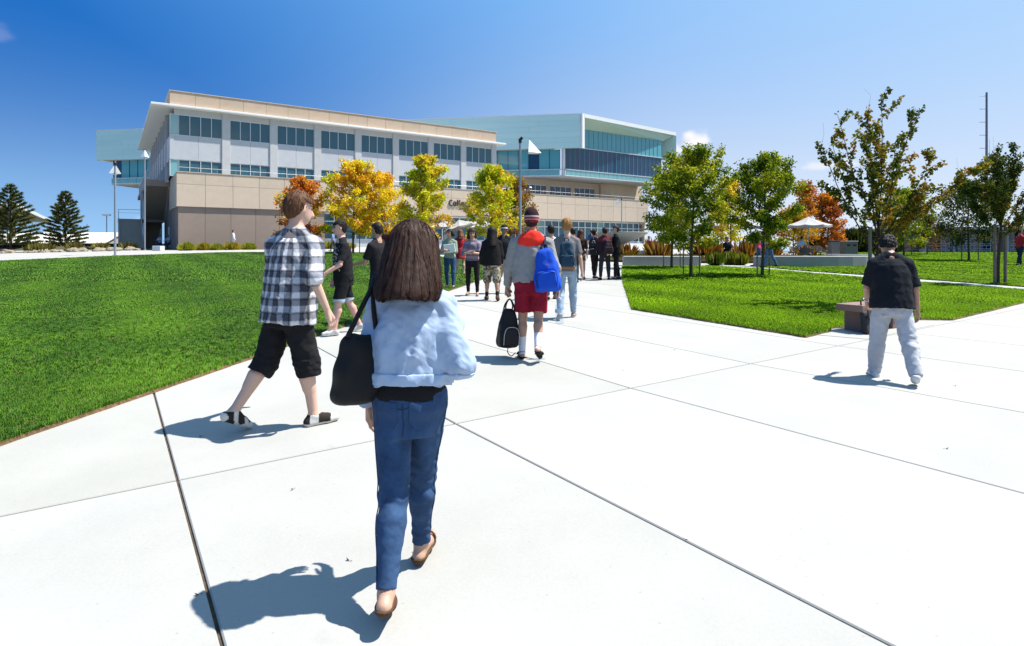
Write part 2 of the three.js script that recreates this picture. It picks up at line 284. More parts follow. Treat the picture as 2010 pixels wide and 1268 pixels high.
// ---------------------------------------------------------------- the college building
const stu = (r, g, b) => mat(r, g, b, .9, { map: rep(T.stucco, .35), bumpMap: rep(T.grain, 1.6), bumpScale: .002 });
M.beige = [stu(.62, .50, .385), stu(.605, .492, .38), stu(.635, .512, .395)];
M.taupe = [stu(.315, .245, .20), stu(.308, .242, .198), stu(.322, .25, .205)];
M.whiteWall = [stu(.54, .56, .595), stu(.53, .55, .585), stu(.55, .57, .60)];
M.plaster = [stu(.57, .57, .575), stu(.56, .562, .57)];
M.parapet = [stu(.55, .415, .30), stu(.535, .408, .295), stu(.565, .425, .31)];
M.whiteMetal = mat(.72, .73, .73, .45);
M.frame = mat(.62, .66, .66, .4, { metalness: .2 });
M.steel = mat(.42, .44, .46, .35, { metalness: .75 });
M.rail = mat(.50, .52, .54, .4, { metalness: .5 });
M.dark = mat(.02, .021, .023, .8);
M.room = mat(.20, .23, .25, .9);
M.roomFloor = mat(.12, .11, .10, .8);
M.glass = new THREE.MeshPhysicalMaterial({ color: lin(.085, .27, .36), roughness: .03, transmission: .62, thickness: 0, ior: 1.5 });
M.glassTeal = new THREE.MeshPhysicalMaterial({ color: lin(.16, .40, .40), roughness: .04, transmission: .45, thickness: 0, ior: 1.8, metalness: .1 });
M.glassBlue = new THREE.MeshPhysicalMaterial({ color: lin(.008, .04, .095), roughness: .05, ior: 1.6 });
M.glassSea = new THREE.MeshPhysicalMaterial({ color: lin(.09, .33, .38), roughness: .05, ior: 1.65 });
M.spandrel = new THREE.MeshPhysicalMaterial({ color: lin(.14, .36, .38), roughness: .08, ior: 1.8, clearcoat: 1 });
M.cyan = [mat(.52, .75, .745, .45), mat(.505, .735, .735, .48), mat(.535, .765, .755, .43)];
M.mint = mat(.50, .66, .56, .5);
M.treadConc = mat(.35, .335, .31, .9, { map: rep(T.concrete, .6) });
const pick = (list, i, j = 0) => list[Math.abs((i * 7 + j * 13 + ((i * j) % 5)) | 0) % list.length];

const fontBold = await new FontLoader().loadAsync('fonts/droid/droid_sans_bold.typeface.json');

{
  // local frame: x along the front, -z into the building, y from the ground at the near corner
  const B = thing('college_building', 'long beige and white three storey college building with ribbon windows and flat eave', 'building', [-30.4, 1.4, -54], TH);
  const Z = (b) => -b;
  // --- lower storey, front
  const L = 61, cols = 26, cw = L / cols;
  obj('end_wall', bx(L - .4, L - .2, -2.5, 6.95, Z(30), Z(.5)), M.beige[0], B);
  for (let i = 0; i < cols; i++) {
    const a = i * cw + .011, b = (i + 1) * cw - .011;
    obj('panel', cbx(a, b, 6.05, 7.12, Z(0), Z(.35), .012), pick(M.beige, i, 1), B);
    obj('panel', cbx(a, b, 4.0, 6.028, Z(0), Z(.35), .012), pick(M.beige, i, 2), B);
  }
  for (let i = 0; i < 6; i++) obj('panel', cbx(.14 + i * 2.2 + .01, .14 + (i + 1) * 2.2 - .01, -1.2, 3.985, Z(.14), Z(.42), .012), pick(M.taupe, i), B);
  // left end of the lower storey
  for (let i = 0; i < 3; i++) {
    const b0 = .36 + i * 2.55 + .01, b1 = .36 + (i + 1) * 2.55 - .01;
    obj('panel', cbx(0, .34, 4.0, 7.12, Z(b1), Z(b0), .012), pick(M.beige, i, 3), B);
    obj('panel', cbx(.14, .42, -1.2, 3.985, Z(b1), Z(b0 + .07), .012), pick(M.taupe, i, 3), B);
  }
  obj('coping', [bx(-.03, L + .03, 7.125, 7.19, Z(.42), Z(-.04))], M.beige[0], B);
  // soffit under the overhanging beige band and the glazed front below it
  obj('soffit', [bx(13.4, L - .05, 3.93, 4.0, Z(3.2), Z(.36))], M.whiteWall[0], B);
  const g0 = 13.45, gz = .9;
  obj('knee_wall', [bx(g0, L - .1, -1.5, 1.1, Z(gz + .3), Z(gz - .15))], M.whiteWall[1], B);
  obj('jamb', [bx(g0 - .1, g0 + .02, -1, 3.93, Z(3), Z(.36))], M.taupe[1], B);
  { // storefront: white frames, a transom light over tall panes
    const step = 1.16, n = Math.floor((L - .3 - g0) / step);
    const bars = [bx(g0, L - .2, 3.78, 3.92, Z(gz + .1), Z(gz - .06)), bx(g0, L - .2, 2.98, 3.07, Z(gz + .1), Z(gz - .06)), bx(g0, L - .2, 1.1, 1.2, Z(gz + .1), Z(gz - .06))];
    obj('transom', bars, M.whiteMetal, B);
    for (let i = 0; i <= n; i++) {
      const a = g0 + i * step;
      obj('mullion', bx(a - .045, a + .045, 1.1, 3.85, Z(gz + .11), Z(gz - .08)), M.whiteMetal, B);
      if (i < n) {
        const teal = i % 9 === 6;
        obj('pane', bx(a + .045, a + step - .045, 1.2, 2.98, Z(gz + .03), Z(gz + .018)), teal ? M.glassTeal : M.glass, B);
        obj('pane', bx(a + .045, a + step - .045, 3.07, 3.78, Z(gz + .03), Z(gz + .018)), teal ? M.glassTeal : M.glass, B);
      }
    }
    obj('interior', [bx(g0, L - .2, -1, 3.95, Z(9.2), Z(9)), bx(g0, L - .2, .3, .5, Z(9), Z(gz + .2)), bx(g0, L - .2, 3.86, 3.93, Z(9), Z(gz + .15)), bx(g0, g0 + .1, 0, 3.9, Z(9), Z(gz)), bx(L - .4, L - .3, 0, 3.9, Z(9), Z(gz))], M.room, B);
    const cl = []; for (let i = 0; i < 8; i++) cl.push(bx(g0 + 3 + i * 5.8, g0 + 3.5 + i * 5.8, .4, 3.9, Z(3.4), Z(2.9))); obj('interior_column', cl, M.whiteWall[0], B);
  }
  // terrace deck on the lower storey, dark plenum inside
  obj('terrace_deck', [bx(.35, L - .1, 6.6, 6.75, Z(32), Z(.35)), bx(.3, L - .2, 3.95, 4.05, Z(32), Z(3))], M.treadConc, B);
  // --- upper block, two storeys of ribbon windows
  const U0 = -.35, U1 = 35.95, F = 2.5, D = 33;
  const bays = Array.from({ length: 8 }, (_, i) => [.40 + i * 4.45, .40 + i * 4.45 + 3.72]);
  const span = (y0, y1, m, z0, z1, cut = true) => { // one row of facade pieces between joints
    for (let i = 0; i < 8; i++) { const a = i ? bays[i][0] - .73 + .73 : U0 + .36, b = bays[i][1]; const mid = (a + b) / 2; if (cut) { obj('panel', cbx(a + .004, mid - .007, y0, y1, z0, z1, .008), pick(m, i, 1), B); obj('panel', cbx(mid + .007, b - .004, y0, y1, z0, z1, .008), pick(m, i, 2), B); } else obj('panel', cbx(a + .004, b - .004, y0, y1, z0, z1, .008), pick(m, i), B); }
  };
  span(8.6, 10.88, M.whiteWall, Z(F + .35), Z(F + .1));
  span(12.86, 13.4, M.plaster, Z(F + .35), Z(F + .1), false);
  span(6.75, 7.0, M.whiteWall, Z(F + .35), Z(F + .1), false);
  obj('pillar', cbx(U0, U0 + .36, 8.6, 10.88, Z(F + .4), Z(F + .07), .008), M.whiteWall[0], B);
  for (let i = 0; i < 8; i++) obj('pillar', cbx(bays[i][1], i < 7 ? bays[i + 1][0] : U1, 6.75, 13.4, Z(F + .4), Z(F), .01), pick(M.plaster, i, 4), B);
  for (const [y0, y1] of [[7.0, 8.6], [10.88, 12.86]]) for (let i = 0; i < 8; i++) {
    const [a, b] = bays[i], w = (b - a) / 4, fr = [bx(a, b, y0, y0 + .06, Z(F + .24), Z(F + .13)), bx(a, b, y1 - .06, y1, Z(F + .24), Z(F + .13))];
    for (let k = 0; k <= 4; k++) fr.push(bx(a + k * w - (k ? .028 : 0), a + k * w + (k < 4 ? .028 : 0), y0 + .06, y1 - .06, Z(F + .24), Z(F + .12)));
    const win = obj('window', fr, M.frame, B);
    for (let k = 0; k < 4; k++) obj('pane', bx(a + k * w + .028, a + (k + 1) * w - .028, y0 + .06, y1 - .06, Z(F + .19), Z(F + .178)), M.glass, win);
    if (i === 0) { // glazed corner
      const cw_ = obj('corner_window', [bx(U0, a - .01, y0, y0 + .06, Z(F + .22), Z(F + .11)), bx(U0, a - .01, y1 - .06, y1, Z(F + .22), Z(F + .11)), bx(U0, U0 + .07, y0 + .06, y1 - .06, Z(F + .22), Z(F + .1))], M.frame, B);
      obj('pane', bx(U0 + .07, a - .01, y0 + .06, y1 - .06, Z(F + .18), Z(F + .168)), M.spandrel, cw_);
    }
  }
  { // braces and rooms behind the glass
    const br = (i, s) => { const [a, b] = bays[i], y0 = 7.1, y1 = 13.2; return rod(s > 0 ? [a - .3, y0, Z(F + .9)] : [b + .3, y0, Z(F + .9)], s > 0 ? [b + .3, y1, Z(F + .9)] : [a - .3, y1, Z(F + .9)], .14, .14, 4); };
    obj('brace', br(2, 1), M.whiteWall[0], B); obj('brace', br(3, -1), M.whiteWall[0], B);
    obj('interior', [bx(U0 + .5, U1 - .2, 6.7, 13.6, Z(F + 8.2), Z(F + 8)), bx(U0 + .5, U1 - .2, 9.4, 9.9, Z(F + 8), Z(F + .45)), bx(U0 + .5, U1 - .2, 13.2, 13.4, Z(F + 8), Z(F + .45)), bx(U1 - .35, U1 - .2, 6.7, 13.4, Z(F + 8), Z(F + .4))], M.room, B);
    const R = rng(77); for (let i = 0; i < 8; i++) for (let k = 0; k < 4; k++) { if (R() < .55) { const [a, b] = bays[i], w = (b - a) / 4, dr = .25 + R() * 1.0; obj('blind', bx(a + k * w + .04, a + (k + 1) * w - .04, 12.8 - dr, 12.8, Z(F + .3), Z(F + .285)), mat(.34, .37, .38, .8), B); } }
    for (let i = 0; i < 8; i++) if (i % 3 !== 1) obj('ceiling_light', bx(bays[i][0] + .4, bays[i][0] + 2.6, 8.3, 8.36, Z(F + 2.6), Z(F + 2.3)), M.whiteWall[0], B);
  }
  // left side of the upper block: bays with tall panes between white fins
  for (let i = 0; i < 9; i++) {
    const b0 = F + .45 + i * 3.6, b1 = b0 + 3.6;
    obj('fin', cbx(U0 - .12, U0 + .2, 6.75, 13.4, Z(b1 + .18), Z(b1 - .18), .01), M.whiteWall[1], B);
    obj('panel', cbx(U0 + .02, U0 + .22, 8.6, 10.88, Z(b1 - .2), Z(b0 + (i ? .2 : 0)), .008), pick(M.whiteWall, i), B);
    for (const [y0, y1] of [[7.0, 8.6], [10.88, 13.2]]) obj('pane', bx(U0 + .1, U0 + .115, y0, y1, Z(b1 - .2), Z(b0 + (i ? .2 : 0))), M.glassBlue, B);
  }
  // eave and parapet
  obj('eave', [cbx(U0 - 1.55, U1 + 1.1, 13.42, 13.62, Z(D), Z(F - .6), .03), bx(U0 - 1.2, U1 + .8, 13.40, 13.419, Z(D - .3), Z(F - .4))], M.whiteMetal, B);
  const pn = 17, pw = (U1 - U0) / pn;
  for (let i = 0; i < pn; i++) obj('panel', cbx(U0 + i * pw + .009, U0 + (i + 1) * pw - .009, 13.63, 14.98, Z(F + .35), Z(F + .02), .01), pick(M.parapet, i, 5), B);
  for (let i = 0; i < 14; i++) obj('panel', cbx(U0, U0 + .33, 13.63, 14.98, Z(F + .36 + (i + 1) * 2.15 - .01), Z(F + .37 + i * 2.15), .01), pick(M.parapet, i, 6), B);
  obj('coping', [bx(U0 - .04, U1 + .04, 14.985, 15.05, Z(F + .4), Z(F - .03)), bx(U0 - .04, U0 + .38, 14.985, 15.05, Z(D - .4), Z(F + .4))], M.beige[1], B);
  for (let i = 0; i < 9; i++) obj('panel', cbx(U1 - .33, U1, 13.63, 14.98, Z(F + .36 + (i + 1) * 3.2 - .01), Z(F + .37 + i * 3.2), .01), pick(M.parapet, i, 7), B);
  obj('end_wall', [bx(U1 - .3, U1 - .02, 6.7, 13.4, Z(D - .2), Z(F + .41))], M.whiteWall[2], B);
  obj('roof', [bx(U0 + .34, U1 - .34, 14.1, 14.3, Z(D - .5), Z(F + .36))], M.treadConc, B);
  // terrace rail
  const rails = obj('terrace_railing', [...[7.6].map((y) => rod([.2, y, Z(.2)], [L - .3, y, Z(.2)], .02))], M.rail, B);
  for (let i = 0; i <= 38; i++) obj('post', rod([.2 + i * 1.595, 7.19, Z(.2)], [.2 + i * 1.595, 7.6, Z(.2)], .012, .012, 5), M.rail, rails);
  // recessed tan storey at the right under the glass wing
  const r0 = 36, R1 = 60, fb = 9;
  obj('recessed_wall', [bx(r0, R1, 6.75, 8.0, Z(fb + .3), Z(fb)), bx(r0, R1, 9.55, 10.36, Z(fb + .3), Z(fb)), ...[[r0, 44.9], [48.9, 49.6], [53.7, 54.4], [58.5, R1]].map(([a, b]) => bx(a, b, 8.0, 9.55, Z(fb + .3), Z(fb + .002)))], M.beige[1], B);
  for (const [a, b] of [[44.9, 48.9], [49.6, 53.7], [54.4, 58.5]]) {
    const w = obj('window', [bx(a, b, 8.0, 8.08, Z(fb + .2), Z(fb + .06)), bx(a, b, 9.47, 9.55, Z(fb + .2), Z(fb + .06)), ...[0, .25, .5, .75, 1].map((t) => bx(lerp(a, b, t) - .04 * (t > 0), lerp(a, b, t) + .04 * (t < 1), 8.08, 9.47, Z(fb + .2), Z(fb + .07)))], M.frame, B);
    for (let k = 0; k < 4; k++) obj('pane', bx(lerp(a, b, k / 4) + .04, lerp(a, b, (k + 1) / 4) - .04, 8.08, 9.47, Z(fb + .15), Z(fb + .138)), M.glassBlue, w);
  }
  obj('stair_tower', prism([[59.4, Z(8.6)], [60.6, Z(7.6)], [68.4, Z(8.6)], [68.4, Z(16)], [59.4, Z(16)]], -1, 10.36), M.beige[0], B);
  // dome camera on the parapet
  const cam = obj('dome_camera', [new THREE.SphereGeometry(.16, 14, 8, 0, 6.283, Math.PI / 2, Math.PI / 2).translate(39.5, 7.85, Z(0)), rod([39.5, 7.2, Z(.1)], [39.5, 7.75, Z(.1)], .03)], M.dark, B);
  obj('shade', [new THREE.SphereGeometry(.2, 14, 8, 0, 6.283, 0, Math.PI / 2).translate(39.5, 7.86, Z(0))], M.whiteMetal, cam);
  // sign
  const txt = new TextGeometry('College', { font: fontBold, size: .72, depth: .07, curveSegments: 5, bevelEnabled: false });
  txt.translate(27.5, 5.12, Z(-.03)); txt.computeBoundingBox(); const tw = txt.boundingBox.max.x - txt.boundingBox.min.x; txt.translate(-27.5, 0, 0); txt.scale(3.05 / tw, 1, 1); txt.translate(27.7, 0, 0);
  obj('sign_lettering', txt, mat(.03, .026, .024, .5), B).userData.label = 'raised dark letters reading College';
  // --- left end: balcony, stair and breezeway
  obj('balcony', [bx(-2.0, -.02, 6.45, 6.9, Z(30), Z(7)), bx(-2.05, -.02, 6.35, 6.95, Z(7.0), Z(6.9))], M.taupe[2], B);
  const brl = obj('balcony_railing', [rod([-1.95, 7.95, Z(7.1)], [-.1, 7.95, Z(7.1)], .03), rod([-1.95, 7.05, Z(7.1)], [-.1, 7.05, Z(7.1)], .02), rod([-1.95, 7.95, Z(7.1)], [-1.95, 7.95, Z(28)], .03), rod([-1.95, 7.05, Z(7.1)], [-1.95, 7.05, Z(28)], .02)], M.rail, B);
  for (let i = 0; i <= 16; i++) obj('baluster', rod([-1.95 + i * .116, 6.9, Z(7.1)], [-1.95 + i * .116, 7.95, Z(7.1)], .011, .011, 5), M.rail, brl);
  for (let i = 1; i <= 40; i++) obj('baluster', rod([-1.95, 6.9, Z(7.1 + i * .5)], [-1.95, 7.95, Z(7.1 + i * .5)], .011, .011, 5), M.rail, brl);
  const st = obj('staircase', [ // stringers, landing, upper flight soffit
    prism([[-4.3, Z(13.5)], [-.05, Z(13.5)], [-.05, Z(16.2)], [-4.3, Z(16.2)]], 3.0, 3.3),
    ...[[-4.3, -4.2], [-2.3, -2.2]].map(([a, b]) => { const s = new THREE.Shape([[7.6, -.6], [8.0, .2], [13.5, 3.4], [13.5, 2.6], [9.2, -.6]].map(([p, q]) => new THREE.Vector2(p, q))), g = new THREE.ExtrudeGeometry(s, { depth: b - a, bevelEnabled: false }); g.rotateY(Math.PI / 2); g.translate(a, 0, 0); return uvm(g); }),
    (() => { const s = new THREE.Shape([[14, 3.0], [14, 3.3], [8, 6.9], [7.1, 6.9], [7.1, 6.35], [8.1, 6.35]].map(([p, q]) => new THREE.Vector2(p, q))), g = new THREE.ExtrudeGeometry(s, { depth: 1.9, bevelEnabled: false }); g.rotateY(Math.PI / 2); g.translate(-2.0, 0, 0); return uvm(g); })(),
  ], mat(.21, .195, .175, .9), B);
  for (let i = 0; i < 19; i++) { const b = 8 + i * .29, y = (i + 1) * .1735; obj('step', bx(-4.2, -2.3, y - .1735, y, Z(b + .33), Z(b)), M.treadConc, st); }
  const srl = obj('stair_railing', [rod([-4.25, 4.3, Z(13.6)], [-2.25, 4.3, Z(13.6)], .028), rod([-4.25, 3.95, Z(13.6)], [-2.25, 3.95, Z(13.6)], .014), rod([-4.25, 1.1, Z(8)], [-4.25, 4.3, Z(13.5)], .028), rod([-2.25, 1.1, Z(8)], [-2.25, 4.3, Z(13.5)], .028)], M.rail, B);
  for (const [a, b] of [[-4.25, 8], [-2.25, 8], [-4.25, 10.7], [-2.25, 10.7], [-4.25, 13.5], [-2.25, 13.5]]) obj('post', rod([a, (b - 8) * .582 - .3, Z(b)], [a, (b - 8) * .582 + 1.1, Z(b)], .028), M.rail, srl);
  obj('breezeway_wall', [bx(-1.9, -.1, -1.2, 6.4, Z(16.6), Z(16.3)), bx(.12, .3, -1.2, 6.4, Z(16.3), Z(8.1))], M.taupe[0], B);
  obj('column', cbx(-2.2, -1.95, -1, 6.4, Z(16.2), Z(15.9), .02), M.whiteWall[1], B);
  obj('door_frame', [bx(-.35, -.25, -.2, 2.4, Z(15.8), Z(15.6)), bx(.02, .12, -.2, 2.4, Z(9.4), Z(9.2))], M.frame, B);
}
{ // --- the long cyan metal clad wing carried above the roof, glass storey below it
  const W = thing('glass_wing', 'pale cyan metal clad wing with blue glass end cantilevered above the building', 'building', [9.9, 1.8, -84], 0);
  const O = [9.9, 84], y0 = 1.8, P = (x, d) => [x - O[0], -(d - O[1])], Y = (h) => h - y0;
  const A = [9.9, 84], E = [-67, 96], len = Math.hypot(E[0] - A[0], E[1] - A[1]), ex = [(E[0] - A[0]) / len, (E[1] - A[1]) / len], nx = [-ex[1], ex[0]]; // nx points to the camera side
  const nn = nx[1] < 0 ? nx : [-nx[0], -nx[1]];
  const Q = (s, o) => P(A[0] + ex[0] * s + nn[0] * o, A[1] + ex[1] * s + nn[1] * o);  // s metres back along the face, o metres out of it
  const wallPiece = (s0, s1, h0, h1, o0, o1) => prism([Q(s0, o0), Q(s1, o0), Q(s1, o1), Q(s0, o1)].reverse(), Y(h0), Y(h1));
  const rows = 6, cols = 13, top = 20.45, bot = 15.75;
  for (let r = 0; r < rows; r++) for (let c = 0; c < cols; c++) {
    const s0 = .3 + (len - .3) / cols * c + (r % 2 ? 1.2 : 0) * (c > 0), s1 = .3 + (len - .3) / cols * (c + 1) + (r % 2 ? 1.2 : 0) * (c < cols - 1);
    obj('panel', wallPiece(s0 + .006, s1 - .006, bot + (top - bot) / rows * r + .006, bot + (top - bot) / rows * (r + 1) - .006, -.1, 0), pick(M.cyan, c, r), W);
  }
  obj('backing', wallPiece(.3, len - .05, bot + .03, top - .05, -.5, -.1), mat(.3, .45, .46, .6), W);
  // roof, floor and right hand wall of the tube; the open end is cut on the skew
  const Rr = [27.0, 98.0], back = [Rr[0] + ex[0] * 60, Rr[1] + ex[1] * 60];
  const pl = (l) => l.map(([x, d]) => P(x, d));
  const ccw = (poly) => { let a = 0; for (let i = 0; i < poly.length; i++) { const p = poly[i], q = poly[(i + 1) % poly.length]; a += p[0] * q[1] - q[0] * p[1]; } return a < 0 ? poly : poly.reverse(); };
  obj('roof_slab', prism(ccw(pl([A, Rr, back, E])), Y(20.452), Y(20.62)), M.whiteMetal, W);
  const dirF = [(Rr[0] - A[0]) / 22.1, (Rr[1] - A[1]) / 22.1];
  obj('end_frame', [prism(ccw(pl([[A[0] - .25, A[1] + .03], [A[0] + .02, A[1] - .02], [A[0] + dirF[0] * .5, A[1] + dirF[1] * .5 + .02], [A[0] + .1, A[1] + .45]])), Y(15.72), Y(20.45)), prism(ccw(pl([[A[0] + .2, A[1] + .3], [A[0] + dirF[0] * .5, A[1] + dirF[1] * .5], Rr, [Rr[0] - .5, Rr[1] + .3]])), Y(20.08), Y(20.449))], M.whiteMetal, W);
  obj('end_wall', prism(ccw(pl([Rr, [Rr[0] - .35, Rr[1] - .02], [Rr[0] - .35 + ex[0] * 7, Rr[1] + ex[1] * 7 - .02], [Rr[0] + ex[0] * 7, Rr[1] + ex[1] * 7]])), Y(16.1), Y(20.07)), M.mint, W);
  // glass storey front along the campus grid
  const G0 = [7.55, 85.1], gd = [CU, SU], gl = 20, Gp = (t, o = 0) => P(G0[0] + gd[0] * t + gd[1] * o, G0[1] + gd[1] * t - gd[0] * o);
  const gp = (t0, t1, h0, h1, o0, o1) => prism(ccw([Gp(t0, o0), Gp(t1, o0), Gp(t1, o1), Gp(t0, o1)]), Y(h0), Y(h1));
  const n = 22, w = gl / n;
  for (let i = 0; i < n; i++) {
    obj('pane', gp(i * w + .02, (i + 1) * w - .02, 12.88, 16.1, -.02, 0), M.glassBlue, W);
    if (i > 2) obj('pane', gp(i * w + .02, (i + 1) * w - .02, 16.2, 18.95, -.02, 0), M.glassSea, W);
    obj('spandrel', gp(i * w + .02, (i + 1) * w - .02, 12.02, 12.78, .22, .3), M.spandrel, W);
    obj('mullion', gp(i * w - .025, i * w + .025, 12.88, 16.1, -.03, .05), M.glassSea, W);
    if (i > 2) obj('mullion', gp(i * w - .025, i * w + .025, 16.2, 18.94, -.03, .05), M.glassSea, W);
  }
  { // soffit of the open end, sloping from the glass head out to the frame
    const v3 = ([x, z], h) => [x, Y(h), z], a = v3(P(A[0] + .25, A[1] + .35), 20.1), b = v3(P(Rr[0] - .36, Rr[1] + .05), 20.1), c = v3(Gp(gl + .4, -.05), 18.95), e = v3(Gp(2.4, -.05), 18.95), up = (p) => [p[0], Y(20.44), p[2]];
    const g = new THREE.BufferGeometry(), q = [[a, b, c, e], [up(a), up(e), up(c), up(b)], [a, up(a), up(b), b], [b, up(b), up(c), c], [c, up(c), up(e), e], [e, up(e), up(a), a]], Pp = [];
    for (const [k, l, m, o] of q) Pp.push(...k, ...l, ...m, ...k, ...m, ...o);
    g.setAttribute('position', new THREE.Float32BufferAttribute(Pp, 3)); g.computeVertexNormals(); obj('soffit', uvm(g), M.mint, W);
  }
  obj('sill', [gp(-.1, gl + .1, 16.1, 16.2, -.05, .12), gp(-.2, gl + .3, 12.78, 12.88, -.1, .36), gp(-.2, gl + .2, 11.9, 12.02, -.1, .32)], M.frame, W);
  // glass storey along the left face, under the cladding
  const n2 = 48, s0 = 3.2, l2 = 72.2, w2 = l2 / n2;
  for (let i = 0; i < n2; i++) {
    const s = s0 + i * w2;
    obj('pane', wallPiece(s + .02, s + w2 - .02, 12.88, bot - .04, -.75, -.73), i % 5 === 2 ? M.glassBlue : M.glassSea, W);
    obj('spandrel', wallPiece(s + .02, s + w2 - .02, 12.02, 12.78, -.5, -.42), M.spandrel, W);
    obj('mullion', wallPiece(s - .03, s + .03, 12.88, bot - .04, -.78, -.66), M.glassBlue, W);
  }
  obj('sill', [wallPiece(s0 - .9, s0 + l2, 12.78, 12.88, -.8, -.36), wallPiece(s0 - .7, s0 + l2, 11.9, 12.02, -.8, -.4)], M.frame, W);
  obj('corner_post', prism(ccw([Gp(-.35, .1), Gp(-.02, .1), Gp(-.02, -.3), Gp(-.35, -.3)]), Y(12.0), Y(bot)), M.whiteMetal, W);
  obj('soffit', [prism(ccw([Gp(-.1, .2), Gp(gl + .1, .2), Gp(gl - 3, -9), Q(20, -9), Q(20, -.5), Q(s0 - .6, -.5)]), Y(11.78), Y(11.9)), wallPiece(20, s0 + l2, 11.78, 11.9, -9, -.5)], M.whiteWall[0], W);
  obj('floor_slab', [wallPiece(4, len - .6, bot - .03, bot + .02, -9, -.12), wallPiece(6, s0 + l2 - .2, 12.0, 12.1, -9, -.9)], M.whiteWall[1], W);
  obj('core_wall', wallPiece(5, s0 + l2 - 1, 12.1, 20.4, -9.4, -9), mat(.2, .26, .28, .8), W);
  obj('end_glazing', wallPiece(s0 + l2 - .3, s0 + l2, 12.05, bot - .04, -9, -.8), M.glassSea, W); obj('end_cladding', wallPiece(len - .3, len, bot, top, -9, -.5), M.cyan[0], W);
  // what carries the left part
  obj('support_core', wallPiece(24, 40, -2, 11.78, -8.9, -3), M.beige[0], W);
}
// ---------------------------------------------------------------- trees and planting
M.bark = mat(.105, .08, .062, .95, { map: rep(T.bark, 3, 1.2), bumpMap: rep(T.grain, 4), bumpScale: .006 });
M.barkGrey = mat(.15, .125, .10, .95, { map: rep(T.bark, 3, 1.2), bumpMap: rep(T.grain, 4), bumpScale: .006 });
M.leaf = new THREE.MeshPhysicalMaterial({ color: lin(1, 1, 1), vertexColors: true, roughness: .95, transmission: .42, thickness: 0, side: THREE.DoubleSide, specularIntensity: .2 });
M.needle = new THREE.MeshStandardMaterial({ color: lin(1, 1, 1), vertexColors: true, roughness: .8, side: THREE.DoubleSide });
M.stake = mat(.30, .27, .24, .9, { map: rep(T.bark, 2, .6) });
M.rubber = mat(.02, .02, .022, .7);
const v3 = (x, y, z) => new THREE.Vector3(x, y, z);
function limbGeo(pts, r0, r1, seg = 6) { // tapered tube through points
  const n = pts.length, P = [], U = [], Nn = [], I = [], up = v3(.31, .2, .93).normalize();
  for (let i = 0; i < n; i++) { const t = pts[Math.min(n - 1, i + 1)].clone().sub(pts[Math.max(0, i - 1)]).normalize(), a = v3().crossVectors(t, up).normalize(), b = v3().crossVectors(t, a), r = lerp(r0, r1, i / (n - 1)); for (let k = 0; k <= seg; k++) { const q = k / seg * 6.2832, nx = a.clone().multiplyScalar(Math.cos(q)).addScaledVector(b, Math.sin(q)); P.push(pts[i].x + nx.x * r, pts[i].y + nx.y * r, pts[i].z + nx.z * r); Nn.push(nx.x, nx.y, nx.z); U.push(k / seg * .3, pts[i].y); } }
  for (let i = 0; i < n - 1; i++) for (let k = 0; k < seg; k++) { const a = i * (seg + 1) + k, b = a + 1, c = a + seg + 1, d = c + 1; I.push(a, b, c, b, d, c); }
  const g = new THREE.BufferGeometry(); g.setAttribute('position', new THREE.Float32BufferAttribute(P, 3)); g.setAttribute('normal', new THREE.Float32BufferAttribute(Nn, 3)); g.setAttribute('uv', new THREE.Float32BufferAttribute(U, 2)); g.setIndex(I); return g;
}
class Leaves {
  constructor() { this.P = []; this.C = []; }
  add(p, dir, side, len, wid, c, fold = .25) { // pointed leaf of two faces folded along the midrib
    const n = v3().crossVectors(dir, side), tip = p.clone().addScaledVector(dir, len).addScaledVector(n, -len * fold * .5), a = p.clone().addScaledVector(dir, len * .45).addScaledVector(side, wid / 2).addScaledVector(n, len * fold * .35), b = p.clone().addScaledVector(dir, len * .45).addScaledVector(side, -wid / 2).addScaledVector(n, len * fold * .35);
    for (const q of [p, a, tip, p, tip, b]) { this.P.push(q.x, q.y, q.z); this.C.push(c[0], c[1], c[2]); }
  }
  build() { const g = new THREE.BufferGeometry(); g.setAttribute('position', new THREE.Float32BufferAttribute(this.P, 3)); g.setAttribute('color', new THREE.Float32BufferAttribute(this.C, 3)); g.computeVertexNormals(); return g; }
}
function randDir(R, down = 0) { const a = R() * 6.283, z = R() * 2 - 1, r = Math.sqrt(1 - z * z); return v3(Math.cos(a) * r, z - down, Math.sin(a) * r).normalize(); }
